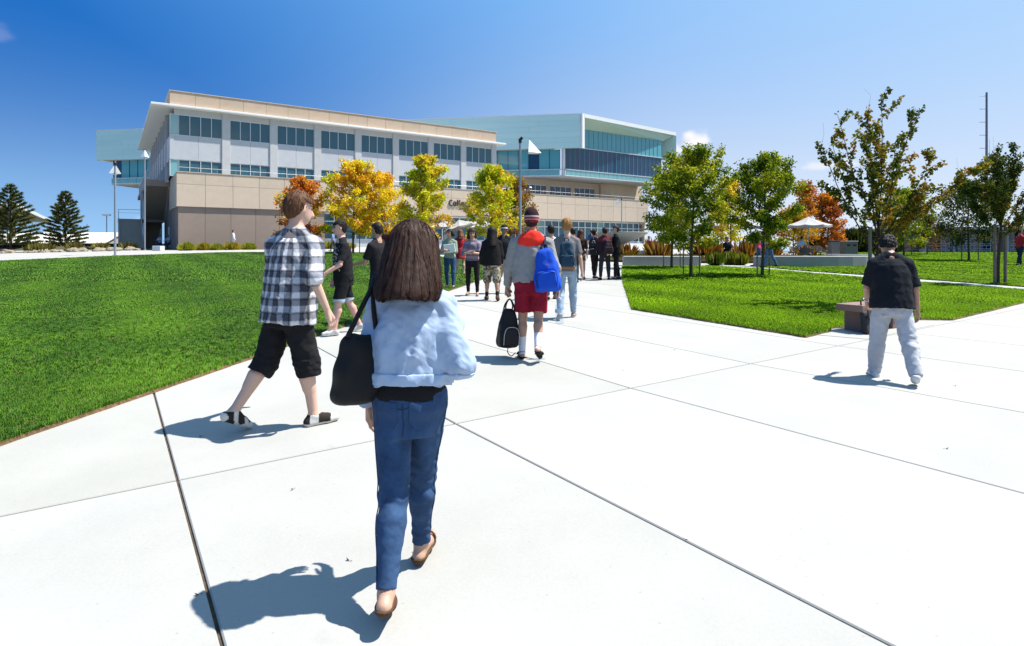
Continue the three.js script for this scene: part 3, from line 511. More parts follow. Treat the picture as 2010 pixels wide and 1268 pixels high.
function makeTree(o) {
  const { name, label, x, d, h, seed, group } = o, R = rng(seed), g = thing(name, label, 'tree', at(x, d, -.03), 0, group), wood = [], L = new Leaves();
  const th = o.trunk * h, tr = o.tr ?? .011 * h + .015, lean = (R() - .5) * .05, top = v3((R() - .5) * .15 * h * .3, h * .97, (R() - .5) * .1 * h), tp = [];
  for (let i = 0; i <= 8; i++) { const t = i / 8; tp.push(v3(lean * t * h + Math.sin(t * 4 + seed) * .02 * t * h + top.x * t * t, t * (o.kind === 'vase' ? th * 1.6 : h * .95), Math.cos(t * 3 + seed) * .015 * t * h)); }
  const trunkG = [limbGeo(tp, tr, o.kind === 'vase' ? tr * .5 : tr * .22, 9)];
  const pal = o.palette, leafAt = (p, out) => {
    const nz = fbm(p.x * o.pf + seed, p.y * o.pf, p.z * o.pf, 3) * 1.5 + (R() - .5) * .9 + (o.grad ? o.grad(p.y / h) : 0), k = clamp(nz + .5) * (pal.length - 1.001), i = Math.floor(k), f = k - i, A = pal[i], B = pal[i + 1] ?? A, br = .75 + R() * .5;
    const c = [0, 1, 2].map((m) => lerp(A[m], B[m], f) * br), dir = randDir(R, o.droop ?? .3).addScaledVector(out, .5).normalize(), side = v3().crossVectors(dir, randDir(R)).normalize();
    const s = o.leaf * (.7 + R() * .6); L.add(p, dir, side, s, s * (o.lw ?? .62), c);
  };
  const n = o.limbs;
  for (let i = 0; i < n; i++) {
    const t = (i + R() * .6) / n; let s, len, el;
    const az = i * 2.39996 + R() * .7 + (o.az ?? 0);
    if (o.kind === 'vase') { s = lerp(th * .82, th * 1.45, t); el = (i % 6 === 2 ? .55 : lerp(o.open ?? .95, 1.42, Math.pow(t, .75))) + (R() - .5) * .16; len = (h - s) * (.72 + .28 * t) * (.8 + R() * .3) * (el < 1 ? .85 : 1); }
    else { const y = lerp(th, h * .93, Math.pow(t, .9)); s = y; const pr = o.profile((y - th) / (h - th)); len = pr * o.width * .5 * (.8 + R() * .4); el = lerp(.25, 1.0, t) + (R() - .5) * .3; len /= Math.max(.55, Math.cos(el)); len = Math.min(len, (h - y) * 1.05 + .15); }
    const ti = clamp(s / (o.kind === 'vase' ? th * 1.6 : h * .95)) * 8, ib = Math.min(7, Math.floor(ti)), p0 = tp[ib].clone().lerp(tp[ib + 1], ti - ib);
    const pts = [p0]; let dir = v3(Math.cos(az) * Math.cos(el), Math.sin(el), Math.sin(az) * Math.cos(el)); const m = 6;
    for (let k = 1; k <= m; k++) { dir.y += (o.kind === 'vase' ? .05 : -.02) + (R() - .5) * .16; dir.x += (R() - .5) * .18; dir.z += (R() - .5) * .18; dir.normalize(); pts.push(pts[k - 1].clone().addScaledVector(dir, len / m)); }
    wood.push(limbGeo(pts, tr * (o.kind === 'vase' ? .38 : .3), .004, 5));
    const subs = o.subs, ln = Math.round(o.leaves / n / (subs + 1));
    const strip = (q, nl, spread, from) => { for (let z = 0; z < nl; z++) { const f = lerp(from, 1, R()) * (q.length - 1), a = Math.min(q.length - 2, Math.floor(f)), p = q[a].clone().lerp(q[a + 1], f - a), off = randDir(R).multiplyScalar(spread * Math.sqrt(R())); leafAt(p.add(off), off.normalize()); } };
    strip(pts, ln, o.spread, .12);
    for (let b = 0; b < subs; b++) {
      const f = lerp(.2, .95, (b + R()) / subs) * m, a = Math.min(m - 1, Math.floor(f)), q0 = pts[a].clone().lerp(pts[a + 1], f - a), sd = pts[a + 1].clone().sub(pts[a]).normalize().addScaledVector(randDir(R), o.kind === 'vase' ? .75 : 1.0).normalize(); if (o.kind === 'vase') sd.y = Math.abs(sd.y) * .8 + .15;
      const sl = len * (o.subLen ?? .34) * (.5 + R() * .8) * (1 - f / m * .45), q = [q0]; for (let k = 1; k <= 3; k++) { sd.y -= (o.droop ?? .3) * .12; q.push(q[k - 1].clone().addScaledVector(sd.normalize().clone().addScaledVector(randDir(R), .2).normalize(), sl / 3)); }
      wood.push(limbGeo(q, .006 + tr * .05, .002, 4)); strip(q, ln, o.spread * .85, .1);
    }
    if (o.whips && R() < .5) { const e = pts[m], q = [e, e.clone().add(v3((R() - .5) * .1, .16 + R() * .15, (R() - .5) * .1)), e.clone().add(v3((R() - .5) * .2, .35 + R() * .22, (R() - .5) * .2))]; wood.push(limbGeo(q, .003, .0015, 3)); }
  }
  obj('trunk', trunkG, o.bark ?? M.bark, g); const limbs = obj('limbs', wood, o.bark ?? M.bark, g); limbs.userData.kind = 'stuff';
  obj('crown', L.build(), M.leaf, g); shade(g); return g;
}
const green = [[.055, .10, .004], [.12, .19, .006], [.22, .29, .008], [.36, .40, .012], [.52, .46, .02]];
const ginkgo = [[.05, .08, .006], [.085, .115, .008], [.15, .16, .010], [.26, .20, .012], [.34, .18, .012]];
const gold = [[.34, .40, .010], [.60, .58, .012], [.84, .72, .016], [.90, .68, .02], [.84, .50, .025], [.62, .24, .03]];
const olive = [[.30, .38, .008], [.48, .52, .010], [.68, .64, .014], [.78, .66, .02], [.74, .48, .03], [.54, .26, .04]];
const rust = [[.60, .40, .02], [.68, .33, .02], [.62, .22, .02], [.50, .14, .022], [.34, .08, .02]];
const prRound = (t) => Math.pow(Math.sin(Math.PI * clamp(t * .82 + .16)), .6), prCone = (t) => Math.pow(clamp(1 - t), .55) * (.7 + .3 * smooth(0, .15, t));
makeTree({ name: 'vase_tree', label: 'sparse bronze leaved young tree with upswept branches behind the bench', x: 7.9, d: 13, h: 4.5, trunk: .27, tr: .05, kind: 'vase', limbs: 13, subs: 8, leaves: 7600, leaf: .07, lw: .85, spread: .06, subLen: .26, palette: ginkgo, pf: 1.1, droop: .2, seed: 11, whips: true, az: .4 });
makeTree({ name: 'vase_tree', label: 'dense dark vase shaped young tree beside the narrow path', x: 15.0, d: 18.4, h: 4.45, trunk: .38, tr: .055, open: .7, kind: 'vase', limbs: 15, subs: 9, leaves: 11000, leaf: .08, lw: .6, spread: .095, subLen: .28, palette: [[.024, .052, .006], [.045, .08, .008], [.085, .11, .010], [.16, .15, .012], [.25, .15, .012]], pf: 1, droop: .5, seed: 24, whips: true, az: 1.3, grad: () => -.1 });
const roundOpt = { name: 'round_tree', kind: 'round', limbs: 30, subs: 7, leaf: .1, lw: .55, subLen: .42, palette: green, pf: .9, droop: .7, profile: prRound, grad: () => -.12, bark: M.barkGrey };
makeTree({ ...roundOpt, label: 'full green young tree on the five sided lawn, standing alone between two stakes', x: 9.07, d: 21.6, h: 4.35, trunk: .27, width: 2.5, leaves: 15500, spread: .2, seed: 31 });
makeTree({ ...roundOpt, label: 'green young tree with many yellowing leaves in front of the straight seat wall', x: 6.3, d: 21, h: 4.5, trunk: .26, width: 2.5, leaves: 15500, spread: .2, seed: 37, grad: () => .04 });
makeTree({ ...roundOpt, label: 'smaller dark green young tree close in front of the straight seat wall', x: 7.06, d: 26.4, h: 4.3, trunk: .26, width: 2.4, leaves: 10500, leaf: .12, spread: .2, seed: 43 });
makeTree({ ...roundOpt, label: 'olive green staked tree on the far lawn before the hexagon screens', x: 25.3, d: 33, h: 4.35, trunk: .24, width: 3.6, leaves: 8000, leaf: .13, spread: .3, seed: 47, palette: [[.02, .045, .005], [.035, .07, .006], [.07, .10, .008], [.16, .15, .012], [.24, .2, .02]] });
makeTree({ ...roundOpt, label: 'broad green tree on the far lawn near the end of the screen walled building', x: 26.3, d: 40, h: 4.4, trunk: .18, width: 3.6, leaves: 7000, leaf: .15, spread: .32, seed: 53 });
makeTree({ ...roundOpt, label: 'low brownish tree against the end column of the screen walled building', x: 29.6, d: 42.5, h: 2.7, trunk: .18, width: 2.2, leaves: 3000, leaf: .13, spread: .25, seed: 59, palette: [[.04, .05, .008], [.10, .07, .010], [.22, .10, .015], [.3, .12, .02], [.2, .06, .015]] });
const fallOpt = { name: 'maple_tree', kind: 'cone', limbs: 34, subs: 7, leaf: .165, lw: .75, subLen: .4, pf: .45, droop: .3, profile: prCone, bark: M.barkGrey, spread: .3, trunk: .2, leaves: 9000, group: undefined };
makeTree({ ...fallOpt, label: 'orange and red autumn tree before the taupe end wall', x: -15.9, d: 45, h: 5.6, width: 4.4, palette: [[.52, .46, .02], [.72, .44, .02], [.74, .28, .02], [.58, .15, .03], [.38, .09, .04]], seed: 61, leaves: 7500 });
makeTree({ ...fallOpt, label: 'large golden yellow autumn tree in the row before the building', x: -12.0, d: 45, h: 6.9, width: 5.2, palette: gold, seed: 67, leaves: 11500 });
makeTree({ ...fallOpt, label: 'orange tinged autumn tree overlapping the large golden one', x: -10.1, d: 46.5, h: 6.2, width: 4.2, palette: gold.slice(1), seed: 71, leaves: 7500 });
makeTree({ ...fallOpt, label: 'tallest olive gold autumn tree beside the first letter of the College sign', x: -6.7, d: 44.5, h: 7.2, width: 4.5, palette: olive, seed: 73, leaves: 11500 });
makeTree({ ...fallOpt, label: 'olive yellow autumn tree hiding the end of the College sign', x: -1.45, d: 44, h: 6.4, width: 4.3, palette: olive, seed: 79, leaves: 10500, grad: () => -.06 });
makeTree({ ...fallOpt, label: 'narrow brownish autumn tree behind the lamp post by the sign', x: .35, d: 48, h: 6.0, width: 3.2, palette: [[.16, .17, .012], [.30, .22, .015], [.36, .17, .02], [.22, .08, .02]], seed: 83, leaves: 5500 });
makeTree({ ...fallOpt, label: 'thin yellow plaza tree between the two green lawn trees', x: 13.9, d: 38, h: 5.0, width: 2.6, palette: olive.slice(1), seed: 89, leaves: 4200, leaf: .14, spread: .26 });
makeTree({ ...fallOpt, label: 'orange pink thin crowned tree behind the plaza umbrellas', x: 22.7, d: 46, h: 5.4, width: 2.6, palette: rust, seed: 97, leaves: 4200, spread: .28 });
makeTree({ ...fallOpt, label: 'dense russet conical tree behind the plaza lamp post', x: 26.5, d: 50, h: 4.7, width: 3.3, palette: rust.slice(1), seed: 101, leaves: 7500, trunk: .1 });
makeTree({ ...fallOpt, label: 'low orange tree behind the cafe umbrellas', x: 19.6, d: 41.5, h: 3.2, width: 2.6, palette: [[.45, .34, .02], [.52, .27, .02], [.5, .17, .02]], seed: 103, leaves: 3000, trunk: .3 });
makeTree({ ...fallOpt, label: 'yellow young tree at the far edge of the plaza seating', x: 17.9, d: 52, h: 4.2, width: 2.4, palette: olive.slice(1), seed: 107, leaves: 2600, trunk: .3 });
function conifer(label, x, d, h, w, seed) {
  const g = thing('conifer_tree', label, 'tree', at(x, d, -.05), 0, 'conifers by the boulders'), R = rng(seed), L = new Leaves(), wood = [];
  const tiers = 17;
  for (let i = 0; i < tiers; i++) {
    const t = i / (tiers - 1), y = lerp(.12, .97, t) * h, n = Math.round(lerp(9, 4, t)), rad = (w * .5 * Math.pow(1 - t, .8) + .12) * (.8 + R() * .4);
    for (let k = 0; k < n; k++) {
      const az = k / n * 6.283 + i * 1.1 + R() * .5, len = rad * (.65 + R() * .55), dir = v3(Math.cos(az), .12 + t * .5, Math.sin(az)).normalize(), p0 = v3(0, y, 0), pts = [p0]; for (let z = 1; z <= 4; z++) { const q = dir.clone(); q.y += -.12 + z * .06; pts.push(pts[z - 1].clone().addScaledVector(q.normalize(), len / 4)); }
      wood.push(limbGeo(pts, .018, .005, 4));
      const m = Math.round(50 + len * 100);
      for (let z = 0; z < m; z++) { const f = lerp(.2, 1, Math.pow(R(), .7)) * 4, a = Math.min(3, Math.floor(f)), p = pts[a].clone().lerp(pts[a + 1], f - a), dd = v3(dir.x + (R() - .5) * 1.5, .15 + (R() - .5) * .7, dir.z + (R() - .5) * 1.5).normalize(), lt = R(), c = [lerp(.03, .20, lt * lt), lerp(.055, .19, lt * lt), lerp(.012, .02, lt)]; p.y += (R() - .35) * .1; L.add(p, dd, v3().crossVectors(dd, randDir(R)).normalize(), .16 + R() * .18, .055, c, .1); }
    }
  }
  obj('trunk', limbGeo([v3(0, 0, 0), v3(.03, h * .5, .02), v3(0, h, 0)], .09, .015, 8), M.bark, g); obj('limbs', wood, M.bark, g).userData.kind = 'stuff'; obj('crown', L.build(), M.needle, g); return g;
}
conifer('dense broad young conifer beside the white canopy roof', -39.4, 46.8, 5.4, 4.0, 201);
conifer('open branched young conifer by the pale boulders', -38.6, 51.5, 5.2, 3.6, 207);
// stakes
function stake(x, d, h, r, label, group, tall) { const o = obj('tree_stake', [rod([0, -.1, 0], [0, h, 0], r, r * .92, 8), rod([0, h, 0], [0, h + .02, 0], r * .9, r * .6, 8)], M.stake); o.position.set(...at(x, d)); return tag(o, label, 'stake', group); }
for (const [x, d, h, r, dx, label] of [[7.9, 13, 1.75, .04, .17, 'weathered round stake beside the bronze leaved tree'], [15, 18.4, 1.9, .045, .2, 'weathered round stake beside the dark vase shaped tree'], [9.07, 21.6, 1.7, .024, .24, 'thin stake beside the full green tree'], [6.3, 21, 1.75, .024, .3, 'thin stake beside the yellow tipped green tree'], [7.06, 26.4, 1.6, .022, .38, 'thin stake beside the dark green tree at the seat wall'], [25.3, 33, 1.6, .03, .5, 'thin stake beside the olive green tree on the far lawn'], [26.3, 40, 1.2, .03, .5, 'thin stake beside the broad green tree on the far lawn'], [-12, 45, 2, .035, .5, 'thin stake beside the golden autumn tree']]) for (const s of [-1, 1]) stake(x + s * dx, d + s * .05 - .08, h * (s > 0 ? 1 : .97), r, label, `${label}s`);
{ const tie = (x, d, y, w) => { const o = obj('tree_tie', [new THREE.TorusGeometry(w, .012, 5, 18).rotateX(Math.PI / 2).scale(1, 1, .35)], M.rubber); o.position.set(x, gy(x, d) + y, -d); return o; };
  tag(tie(7.9, 12.94, 1.5, .2), 'black rubber tie strapping the bronze leaved tree to its stakes', 'tree tie'); tag(tie(15, 18.34, 1.62, .24), 'black rubber tie strapping the dark vase tree to its stakes', 'tree tie'); }
// grasses, flax, shrubs
function clump(name, label, cat, x, d, o, group) {
  const R = rng(o.seed), L = new Leaves(), g = thing(name, label, cat, at(x, d, o.lift ?? 0), 0, group);
  for (let i = 0; i < o.n; i++) { const a = R() * 6.283, e = lerp(o.e0, o.e1, R()), dir = v3(Math.cos(a) * Math.cos(e), Math.sin(e), Math.sin(a) * Math.cos(e)), p = v3(Math.cos(a) * R() * o.r, 0, Math.sin(a) * R() * o.r), k = R() * (o.pal.length - 1.001), q = Math.floor(k), f = k - q, br = .7 + R() * .6, c = [0, 1, 2].map((m) => lerp(o.pal[q][m], o.pal[q + 1][m], f) * br); L.add(p, dir, v3(-Math.sin(a), 0, Math.cos(a)), o.h * (.6 + R() * .5), o.w, c, o.fold ?? .3); }
  obj('foliage', L.build(), M.leaf, g); obj('stem', [new THREE.ConeGeometry(o.r * .8, o.h * .25, 7).translate(0, o.h * .08, 0)], M.soil, g); return g;
}
const flaxPal = [[.14, .045, .012], [.30, .12, .015], [.42, .22, .02], [.36, .26, .03]], lime = [[.16, .20, .010], [.30, .33, .014], [.42, .40, .03]], yel = [[.22, .19, .012], [.40, .32, .015], [.5, .4, .03]];
[[8.2, 33.5, 1.25], [10.9, 34, 1.3], [13.0, 33.2, 1.25], [12.3, 35.5, 1.0], [6.8, 35.5, .9], [15.6, 36, 1.0], [17.1, 34.6, .8]].forEach(([x, d, h], i) => clump('flax_plant', 'spiky bronze and gold flax clump in the plaza planting bed', 'plant', x, d, { n: 110, h, w: .10, r: .14, e0: .25, e1: 1.4, pal: flaxPal, seed: 300 + i, lift: .1, fold: .35 }, 'flax clumps in the plaza bed'));
[[9.85, 28.9], [10.72, 29.3], [11.15, 29.1]].forEach(([x, d], i) => clump('ornamental_grass', i ? 'lime yellow grass tuft, one of the two touching in the wall opening' : 'rounder greener grass tuft in the opening between the seat walls', 'plant', x, d, { n: 420, h: .62 - (i === 2) * .06, w: .02, r: .2, e0: .7, e1: 1.55, pal: i ? lime : [[.06, .12, .008], [.16, .22, .012], [.3, .32, .02]], seed: 320 + i, fold: .5 }, i ? 'lime grass tufts in the wall opening' : undefined));
[[-28.5, 52.2], [-27.5, 53.1], [-26.6, 53.6], [-25.5, 54.2], [-24.3, 54.9], [-16, 58.5], [-17.6, 57.6]].forEach(([x, d], i) => clump('low_shrub', 'low yellow shrub at the foot of the taupe wall', 'shrub', x, d, { n: 420, h: .75 - (i % 3) * .06, w: .1, r: .3, e0: .15, e1: 1.5, pal: i % 2 ? yel : lime, seed: 340 + i }, 'yellow shrubs along the building'));
[[30.2, 53, 1.9], [27.6, 54, 1.4], [32.4, 55.5, 2.2], [34.8, 57, 2.0]].forEach(([x, d, h], i) => clump('hedge_shrub', 'dark green shrub on the edge of the hill beyond the bins', 'shrub', x, d, { n: 900, h, w: .22, r: .8, e0: .1, e1: 1.5, pal: [[.02, .03, .006], [.04, .06, .008], [.07, .085, .012]], seed: 360 + i, lift: .1 }, 'dark shrubs on the hill edge'));
[[-37.6, 47.0], [-36.4, 49.5], [-41, 45.5], [-35.5, 51.5], [-38.5, 49.2], [-34.4, 53.4]].forEach(([x, d], i) => clump('dry_shrub', 'straggly olive shrub among the pale boulders', 'shrub', x, d, { n: 260, h: .8, w: .07, r: .35, e0: .3, e1: 1.5, pal: [[.10, .11, .02], [.22, .19, .04], [.3, .26, .08]], seed: 380 + i }, 'shrubs among the boulders'));
{ // reddish ground cover in the plaza beds
  const R = rng(401), L = new Leaves(); for (let i = 0; i < 9000; i++) { const x = 5.6 + R() * 12.5, d = 30.6 + R() * 5.4; if (Math.hypot((x - 11.4) / 6.6, (d - 33.4) / 2.6) > 1) continue; const a = R() * 6.28, e = .3 + R(), dir = v3(Math.cos(a) * Math.cos(e), Math.sin(e), Math.sin(a) * Math.cos(e)), k = fbm(x * .8, d * .8, 2, 3) + (R() - .5) * .4; L.add(v3(x, gy(x, d) + .12, -d), dir, v3(-Math.sin(a), 0, Math.cos(a)), .14 + R() * .18, .05, k > .05 ? [.10, .15, .015] : k > -.15 ? [.24, .12, .03] : [.16, .055, .03]); }
  tag(obj('ground_cover', L.build(), M.leaf), 'reddish brown and green ground cover in the plaza planting bed', 'ground cover', null, 'stuff');
  const el = Array.from({ length: 40 }, (_, i) => [11.4 + 6.8 * Math.cos(i / 40 * 6.283), 33.4 + 2.8 * Math.sin(i / 40 * 6.283)]); struct('planting_bed', sheet(el, .13, 1.2, .2), M.soil, 'mulched oval planting bed behind the seat walls', 'planting bed');
}
{ // boulders
  const R = rng(411), M1 = mat(.42, .38, .32, .95, { map: rep(T.soil, 1.2), bumpMap: rep(T.grain, 3), bumpScale: .02 }), M2 = mat(.20, .115, .085, .95, { map: rep(T.soil, 1.2), bumpMap: rep(T.grain, 3), bumpScale: .02 });
  const rock = (x, d, s, m, label, group) => { const g = new THREE.IcosahedronGeometry(s, 3), p = g.attributes.position, q = R() * 50; for (let i = 0; i < p.count; i++) { const a = v3().fromBufferAttribute(p, i), k = 1 + fbm(a.x / s * .9 + q, a.y / s * .9, a.z / s * .9, 3) * .8; p.setXYZ(i, a.x * k * 1.25, a.y * k * .72, a.z * k); } g.computeVertexNormals(); const o = obj('boulder', uvm(toCreasedNormals(g, .5)), m); o.position.set(...at(x, d, s * .22)); o.rotation.y = R() * 6; tag(o, label, 'boulder', group); };
  for (let i = 0; i < 34; i++) { const t = i / 33, x = lerp(-40.5, -33.2, t) + (R() - .5) * 1.0, d = lerp(42.6, 51.3, t) + R() * 1.6; rock(x, d, .16 + R() * .22, M1, 'pale tan boulder in the rock bed along the path', 'boulders along the path'); }
  for (let i = 0; i < 16; i++) rock(6 + R() * 11, 30.9 + R() * 1.6, .2 + R() * .2, M2, 'reddish brown boulder edging the plaza planting bed', 'red boulders in the plaza bed');
}
// ---------------------------------------------------------------- lamps, walls, plaza furniture, far buildings
M.pole = mat(.34, .37, .40, .42, { metalness: .55 });
M.sail = mat(.66, .68, .70, .45, { side: THREE.DoubleSide });
{
  const lamp = (label, x, d, h, turn) => {
    const g = thing('street_lamp', label, 'street lamp', at(x, d), turn);
    obj('pole', [rod([0, 0, 0], [0, h - .22, 0], .075, .06, 14)], M.pole, g);
    obj('base_plate', [new THREE.CylinderGeometry(.15, .16, .05, 14).translate(0, .02, 0)], M.pole, g);
    const hd = obj('uplight', [rod([0, h - .24, 0], [0, h - .1, 0], .075, .085, 12), rod([-.04, h - .12, 0], [.1, h + .06, 0], .085, .075, 12)], M.rubber, g);
    obj('arm', [rod([0, h - .55, 0], [.52, h - .55, 0], .022), rod([.50, h - .55, 0], [.50, h - .25, 0], .016)], M.pole, g);
    const T_ = [.46, h - .06, 0], O_ = [1.08, h - .74, 0], A_ = [.42, h - .74, .36], B_ = [.42, h - .74, -.36], rg = new THREE.BufferGeometry(); rg.setAttribute('position', new THREE.Float32BufferAttribute([...T_, ...O_, ...A_, ...T_, ...B_, ...O_, ...T_, ...A_, ...B_, ...A_, ...O_, ...B_].flat(), 3)); rg.computeVertexNormals();
    const sail = obj('reflector', uvm(rg), M.sail, g); obj('lens', bx(.46, .96, h - .775, h - .745, -.12, .12), M.whiteMetal, sail); return g;
  };
  function v2(a, b) { return new THREE.Vector2(a, b); }
  lamp('tall lamp post with triangular reflector beside the walkway, behind the red hooded walker', .42, 30.5, 6.4, 0);
  lamp('lamp post standing at the lawn edge in front of the outside stair', -27.1, 40.7, 6.4, Math.PI / 2 + .59);
  lamp('tall lamp post with white reflector right against the outside stair', -32.9, 53.4, 9.0, -Math.PI / 2 + .55);
  lamp('distant lamp post before the glazed front under the glass wing', 14.9, 81, 6.2, Math.PI);
  lamp('lamp post with white reflector in front of the russet tree', 31.2, 60, 7.3, 0);
  const far = thing('parking_lamp', 'thin distant lamp pole above the white roofed shed', 'street lamp', [-68, -.5, -100]);
  obj('pole', rod([0, 0, 0], [0, 7.6, 0], .08), M.pole, far); obj('lamp_head', cbx(-.6, .6, 7.55, 7.8, -.3, .3, .05), M.whiteMetal, far);
}
{ // seat walls
  const wall = (label, pts, w, h) => { // low wall along plan points
    const L = [], Rr = []; for (let i = 0; i < pts.length; i++) { const a = pts[Math.max(0, i - 1)], b = pts[Math.min(pts.length - 1, i + 1)], dx = b[0] - a[0], dd = b[1] - a[1], l = Math.hypot(dx, dd); L.push([pts[i][0] - dd / l * w / 2, pts[i][1] + dx / l * w / 2]); Rr.push([pts[i][0] + dd / l * w / 2, pts[i][1] - dx / l * w / 2]); }
    const P = [], y1 = (p) => gy(pts[0][0], pts[0][1]) + h, put = (p, y) => P.push(p[0], y, -p[1]), quad = (a, ya, b, yb, c, yc, d, yd) => { put(a, ya); put(b, yb); put(c, yc); put(a, ya); put(c, yc); put(d, yd); };
    const in_ = (p, q, t) => [lerp(p[0], q[0], t), lerp(p[1], q[1], t)], c = .03;
    for (let i = 0; i < pts.length - 1; i++) { const T_ = y1(), l0 = L[i], l1 = L[i + 1], r0 = Rr[i], r1 = Rr[i + 1], li0 = in_(l0, r0, c / w), li1 = in_(l1, r1, c / w), ri0 = in_(r0, l0, c / w), ri1 = in_(r1, l1, c / w), b = -.3; quad(ri0, T_, ri1, T_, li1, T_, li0, T_); quad(li0, T_, li1, T_, l1, T_ - c, l0, T_ - c); quad(r0, T_ - c, r1, T_ - c, ri1, T_, ri0, T_); quad(l0, T_ - c, l1, T_ - c, l1, T_ - h + b, l0, T_ - h + b); quad(r1, T_ - c, r0, T_ - c, r0, T_ - h + b, r1, T_ - h + b); if (!i) { quad(l0, T_ - c, l0, T_ - h + b, r0, T_ - h + b, r0, T_ - c); quad(li0, T_, l0, T_ - c, r0, T_ - c, ri0, T_); } if (i === pts.length - 2) { quad(r1, T_ - c, r1, T_ - h + b, l1, T_ - h + b, l1, T_ - c); quad(ri1, T_, r1, T_ - c, l1, T_ - c, li1, T_); } }
    const g = new THREE.BufferGeometry(); g.setAttribute('position', new THREE.Float32BufferAttribute(P, 3)); g.computeVertexNormals(); return tag(obj('seat_wall', uvm(g), M.seatWall), label, 'seat wall');
  };
  wall('straight grey concrete seat wall behind the young trees', [[5.35, 28.7], [6.6, 28.65], [7.8, 28.6], [8.98, 28.55]], .5, .46);
  const arc = []; for (let i = 0; i <= 22; i++) { const a = lerp(-2.02, .55, i / 22); arc.push([14.0 + 6.2 * Math.cos(a), 33.4 + 6.2 * Math.sin(a) * .98]); }
  wall('long curved grey concrete seat wall round the cafe seating', arc, .5, .5);
  const low = []; for (let i = 0; i <= 8; i++) low.push([lerp(-8.8, -1.2, i / 8), lerp(43.2, 41.6, i / 8)]); wall('low pale concrete kerb wall at the far end of the wide lawn', low, .35, .32);
}
{ // bench on its pad
  struct('bench_pad', sheet([[4.75, 9.28], [5.3, 8.9], [7.3, 10.3], [6.75, 10.75]], .006, 0, .05), M.concrete, 'small concrete pad under the bench', 'paving');
  const m = mat(.23, .14, .118, .85, { map: rep(T.concrete, .8), bumpMap: rep(T.grain, 2), bumpScale: .001 });
  const b = thing('park_bench', 'backless pinkish brown concrete bench at the lawn corner', 'bench', at(5.95, 9.85), .52);
  obj('seat', cbx(-.66, .66, .33, .44, -.22, .22, .015), m, b);
  for (const s of [-1, 1]) obj('leg', cbx(s * .4 - .1, s * .4 + .1, -.05, .327, -.17, .17, .012), m, b);
  const bag = thing('satchel', 'black satchel leaning against the bench leg', 'bag', at(5.62, 9.36), .5);
  const bg = new RoundedBoxGeometry(.3, .36, .12, 4, .05); { const p = bg.attributes.position; for (let i = 0; i < p.count; i++) { const y = p.getY(i); p.setX(i, p.getX(i) * (1 - (y + .18) * .5)); p.setZ(i, p.getZ(i) * (1 - (y + .18) * .9) + (y + .18) * -.18); } bg.computeVertexNormals(); }
  obj('body', bg.translate(0, .185, 0), mat(.018, .017, .018, .75), bag); obj('strap', [tube([[-.1, .34, -.05], [-.07, .52, -.1], [.04, .55, -.1], [.1, .34, -.05]], .012, 20, 6).scale(1, 1, 1)], mat(.022, .02, .02, .8), bag);
  obj('flap', [cbx(-.1, .1, .22, .36, .005, .03, .01).rotateX(-.14).translate(0, .03, .05)], mat(.025, .023, .023, .6), bag);
}
{ // concrete bowl planter on its stem
  const g = thing('bowl_planter', 'wide shallow concrete bowl on a narrow stem in the plaza', 'planter', at(8.3, 46));
  const pr = [[0, 0], [.42, 0], [.40, .3], [.36, .62], [.5, .78], [1.1, .98], [1.75, 1.28], [2.15, 1.52], [2.18, 1.6], [2.08, 1.6], [1.9, 1.5], [0, 1.42]].map(([a, b]) => new THREE.Vector2(a, b));
  obj('bowl', [new THREE.LatheGeometry(pr, 48)], M.seatWall, g); obj('basin', [new THREE.CylinderGeometry(3.0, 3.0, .3, 40).translate(0, .05, 0)], M.seatWall, g);
}
